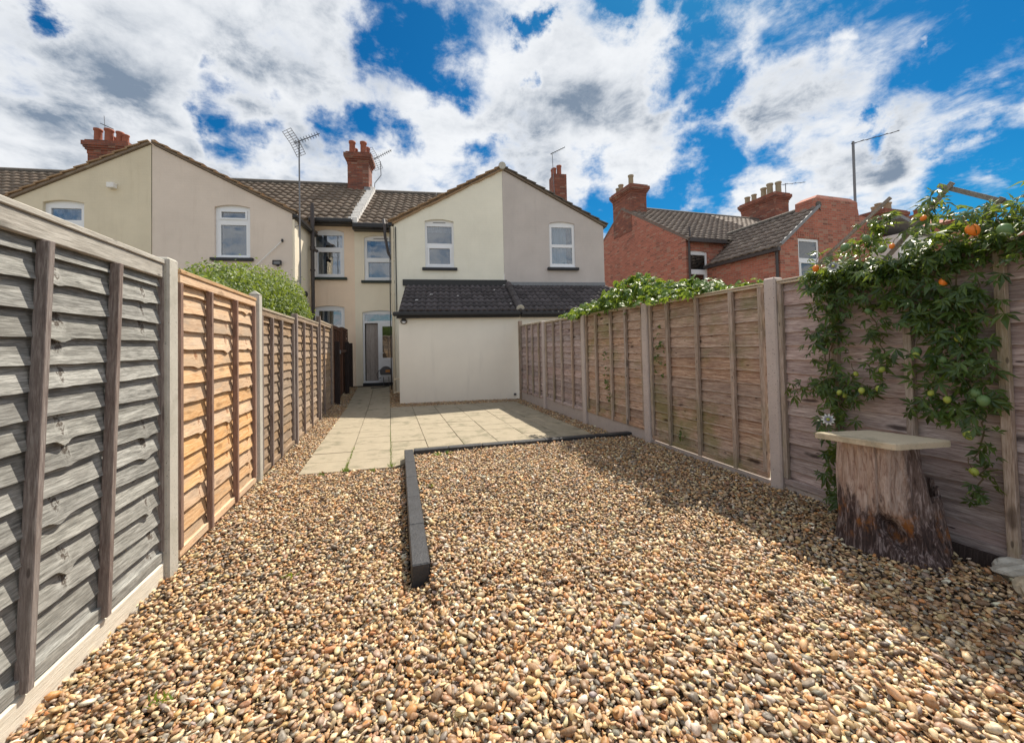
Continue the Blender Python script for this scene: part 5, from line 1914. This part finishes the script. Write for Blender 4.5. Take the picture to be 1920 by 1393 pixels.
def fruit(y, z, r_, mat, x=None, nm='fruit'):
    b_ = MB()
    prof = [(0, -1.15), (.45, -1.0), (.82, -.6), (1.0, -.05), (.93, .45), (.65, .85), (.25, 1.05), (0, 1.08)]
    b_.lathe([(a * r_ * .86, c * r_ * .95) for a, c in prof], (0, 0, 0), 12)
    o_ = b_.build(nm, mat, VN, smooth=True)
    xx = x if x is not None else (3.15 if z > 1.8 else FX - .085) + rg.uniform(-.03, .02)
    o_.location = Vector((xx, y, z)) - VN.location
    o_.rotation_euler = (rg.uniform(-.5, .5), rg.uniform(-.5, .5), 0)
    s_ = MB().tube([(0, 0, r_), (.004, .006, r_ + .03), (.015, 0, r_ + .06)], .0022, 4)
    s_.build('stalk', m_stem, o_)


for (y, z, r_, m_) in ((2.245, 1.94, .026, m_orange), (1.365, 1.985, .034, m_orange), (1.52, 1.72, .026, m_orange), (1.75, 1.99, .018, m_orange), (1.58, 2.12, .018, m_orange),
                       (2.03, 2.05, .03, m_green), (1.9, 2.08, .026, m_green), (1.245, 1.95, .036, m_green), (2.18, 1.63, .024, m_green), (1.93, 1.58, .024, m_green), (1.68, 1.30, .032, m_green), (1.51, 1.18, .03, m_green), (1.43, 1.24, .027, m_green), (1.41, 1.07, .028, m_green), (1.375, 1.03, .032, m_green), (1.55, 1.25, .026, m_green), (2.22, 1.3, .024, m_green), (2.24, 1.02, .02, m_green), (1.8, 1.98, .026, m_green),
                       (1.66, 1.28, .02, m_yellow), (1.86, 1.18, .02, m_yellow), (2.12, 1.0, .02, m_yellow), (1.97, 1.03, .022, m_yellow), (1.88, 1.05, .022, m_yellow), (1.60, 1.05, .02, m_yellow), (1.52, 1.02, .021, m_yellow), (1.455, .82, .027, m_yellow), (1.43, .62, .024, m_yellow), (2.03, 1.14, .018, m_yellow), (1.46, 1.38, .022, m_yellow), (2.1, .98, .018, m_yellow)):
    fruit(y, z, r_, m_)


def flower(y, z, x, face, r_=.042):
    fo = MB()
    for k in range(10):
        a = 2 * math.pi * k / 10 + .1
        d_ = Vector((math.cos(a), math.sin(a), 0))
        n_ = Vector((-d_.y, d_.x, 0))
        fo.add([d_ * .006, d_ * r_ * .6 + n_ * r_ * .19 + Vector((0, 0, .004)), d_ * r_ + Vector((0, 0, .001)), d_ * r_ * .6 - n_ * r_ * .19 + Vector((0, 0, .004))], [(0, 1, 2, 3)])
    o_ = fo.build('flower', m_petal, VN, fix=False)
    z_ = Vector(face).normalized()
    Mx = z_.to_track_quat('Z', 'Y').to_matrix().to_4x4()
    Mx.translation = Vector((x, y, z)) - VN.location
    o_.matrix_local = Mx
    c_ = MB()
    for k in range(36):
        a = 2 * math.pi * k / 36
        d_ = Vector((math.cos(a), math.sin(a), 0))
        c_.bar(d_ * .012 + Vector((0, 0, .006)), d_ * r_ * .58 + Vector((0, 0, .011)), .0014, .0014)
    c_.build('corona', m_corona, o_)
    s_ = MB().lathe([(.006, .004), (.012, .012), (.004, .018), (0, .02)], (0, 0, 0), 8)
    s_.build('stigma', m_yellow, o_)


flower(2.165, .80, 3.10, (-1, -.8, .25), .045)
flower(2.10, 1.925, 3.12, (-1, -.8, .35), .045)

# trellis sticks behind the vine
t = thing('trellis', (3.46, 1.9, 1.6), 'old grey trellis sticks poking above the passion flower', 'trellis')
for (y0, z0, y1, z1, w_) in ((2.50, 1.99, 1.91, 2.395, .022), (1.98, 1.95, 1.585, 2.375, .028), (1.66, 2.385, 1.36, 2.165, .028), (1.50, 2.05, 1.372, 2.20, .028), (2.45, 2.03, 2.2, 2.0, .018)):
    MB().bar((0, y0 - 1.9, z0 - 1.6), (rg.uniform(-.02, .02), y1 - 1.9, z1 - 1.6), w_, .012, up=(1, 0, 0)).build('stick', m_trellis, t)
MB().bar((0, .6, -1.6), (0, .45, .5), .03, .03).build('upright', m_trellis, t)
MB().bar((0, -.45, -1.6), (0, -.45, .5), .03, .03).build('upright', m_trellis, t)

# climber lying over the fence farther along
rg = random.Random(5)
V2 = thing('climbing_plant', (3.45, 5.0, 1.9), 'bright green leafy climber slumped over the right fence top', 'climbing plant')
L2 = [leaf_mesh('leaf', m_leaf2, 5, s, .24, 70, d, 40 + k) for k, (s, d) in enumerate(((.10, .3), (.12, .45), (.09, .25), (.11, .5)))]
pts = []
for k in range(1250):
    y = rg.uniform(3.5, 6.75)
    hgt = .36 * max(0.05, math.sin((y - 3.35) / 3.5 * math.pi)) ** .7 * (1 + .22 * math.sin(y * 4.1)) * (1.15 if y < 5.9 else .8)
    x = 3.42 + rg.gauss(0, .20)
    z = 1.90 + hgt * rg.random() ** .55 * (1 - min(1, ((x - 3.42) / .5) ** 2)) + rg.gauss(0, .02)
    if z < 1.95 and x > 3.28:
        x = 3.27 - abs(rg.gauss(0, .05)) if rg.random() < .25 and 4.3 < y < 5.4 else x
        z = max(z, 1.955) if x > 3.28 else z - abs(rg.gauss(0, .06))
    pts.append((Vector((x, y, z)), Vector((-.5, -.2, .8))))
put_leaves(V2, pts, L2, rg, (.7, 1.2), 300)
for k in range(9):
    y = 3.6 + k * .34
    b = MB().tube([(rg.uniform(-.1, .1), y - 5.0, .05), (rg.uniform(-.1, .1), y - 4.8, .14), (rg.uniform(-.1, .1), y - 4.6, .16)], .006, 5)
    b.build('stem', m_stem, V2)
b = MB().tube([(0.06, .2, -1.9), (0.07, .1, -.9), (.03, .2, .1)], .02, 6)
b.build('stem', m_stem, V2)
V3 = thing('climbing_plant', (3.4, 3.1, 1.93), 'few pale green sprigs showing over the fence near the big concrete post', 'climbing plant')
pts = [(Vector((3.42 + rg.gauss(0, .05), rg.choice((2.95, 3.1, 3.2, 3.3, 3.55)) + rg.gauss(0, .05), 1.95 + abs(rg.gauss(0, .03)))), Vector((-.4, -.3, .8))) for k in range(46)]
put_leaves(V3, pts, L2, rg, (.5, .85), 60)
V4 = thing('fence_seedling', (3.29, 5.2, .2), 'small creeping seedlings clinging low on the mossy right fence', 'creeper')
pts = []
for (y, z, n, sp) in ((5.62, .75, 16, .05), (5.55, .62, 14, .04), (5.60, 1.0, 8, .05), (5.66, 1.2, 5, .06), (4.30, 1.28, 14, .05), (4.32, 1.1, 6, .05), (3.98, .32, 10, .03), (4.33, 1.45, 6, .04)):
    for k in range(n):
        pts.append((Vector((3.285 + rg.uniform(-.02, .0), y + rg.gauss(0, sp), z + rg.gauss(0, sp * 1.4))), Vector((-1, -.2, .2))))
L4 = [leaf_mesh('leaf', m_leaf, 3, .05, .3, 60, .3, 71), leaf_mesh('leaf', m_leaf, 3, .042, .3, 60, .4, 72)]
put_leaves(V4, pts, L4, rg, (.7, 1.1), 100)

# dry leaf litter on the stones
rg = random.Random(33)
b = MB()
for k in range(150):
    if k < 95:
        x, y = 3.17 - abs(rg.gauss(0, .16)), rg.uniform(1.0, 2.7)
    else:
        x, y = rg.uniform(-1.2, 3.1), rg.uniform(1.3, 5.0)
    if in_gravel(np.array([x]), np.array([y]))[0] and not (math.hypot(x - 3.0, y - 1.8) < .27):
        z = float(bed_z(x, y)) + .018
        a, L_ = rg.uniform(0, 6.28), rg.uniform(.014, .034)
        d_ = Vector((math.cos(a), math.sin(a), rg.uniform(-.25, .25)))
        n_ = Vector((-d_.y, d_.x, rg.uniform(-.4, .4)))
        c_ = Vector((x, y, z))
        b.add([c_ - d_ * L_, c_ - n_ * L_ * .33 + Vector((0, 0, .004)), c_ + d_ * L_, c_ + n_ * L_ * .33 + Vector((0, 0, .006))], [(0, 1, 2), (0, 2, 3)])
m_dry = plain('dry_leaf', (0.20, 0.105, 0.045), 0.8, 0.5, 30)
tag(b.build('dry_leaves', m_dry, fix=False), 'dry brown leaf litter scattered on the pebbles', 'leaf litter', kind='stuff')

# bush beyond the left fence
rg = random.Random(9)
BU = thing('bush', (-2.6, 7.6, 0), 'dense small leaved green bush leaning over the left fence', 'bush')
b = MB()
for k in range(16):
    a = rg.uniform(0, 6.28)
    e = Vector((rg.uniform(-.6, .85), rg.uniform(-1.9, 1.9), rg.uniform(1.9, 2.6)))
    b.tube([(rg.uniform(-.1, .1), rg.uniform(-.2, .2), 0), (e.x * .4, e.y * .4, 1.1), tuple(e)], [.035, .022, .006], 6)
b.build('branches', m_stem, BU)
LOBES = [(-2.05, 5.2, 1.95, .45, .60, .33), (-2.05, 6.0, 2.05, .55, .85, .50), (-2.05, 6.9, 2.12, .6, .9, .60), (-2.05, 7.8, 2.18, .62, .9, .66), (-2.0, 8.45, 2.18, .52, .75, .66), (-1.85, 8.5, 2.10, .36, .6, .58), (-1.66, 7.95, 2.03, .32, .7, .32)]
b = MB()
for (cx, cy, cz, rx_, ry_, rz_) in LOBES:
    for k in range(int(7500 * (rx_ * ry_ + rz_ * ry_) / 1.3)):
        d_ = Vector((rg.gauss(0, 1), rg.gauss(0, 1), rg.gauss(0, 1))).normalized()
        f = rg.random() ** .28 * (1 + .16 * mnoise.noise(d_ * 3.1 + Vector((cx, cy, cz))) + .10 * mnoise.noise(d_ * 8 + Vector((cy, cx, 0))))
        p_ = Vector((cx + d_.x * rx_ * f, cy + d_.y * ry_ * f, cz + d_.z * rz_ * f))
        if rg.random() < .02:
            p_ += d_ * rg.uniform(.03, .16)
        if p_.x > -1.47 and p_.z < 1.98:
            continue
        if p_.z < 1.35:
            continue
        z_ = (d_ + Vector((rg.gauss(0, .7), rg.gauss(0, .7), rg.gauss(0, .7) + .3))).normalized()
        x_ = z_.orthogonal().normalized()
        x_ = Matrix.Rotation(rg.uniform(0, 6.28), 3, z_) @ x_
        y_ = z_.cross(x_)
        L_ = rg.uniform(.035, .065)
        w_ = L_ * .27
        p_ = p_ - BU.location
        b.add([p_ - x_ * L_ / 2, p_ + y_ * w_ + z_ * .004, p_ + x_ * L_ / 2, p_ - y_ * w_ + z_ * .004], [(0, 1, 2, 3)])
o = b.build('foliage', m_bush, BU, fix=False)
o['kind'] = 'stuff'
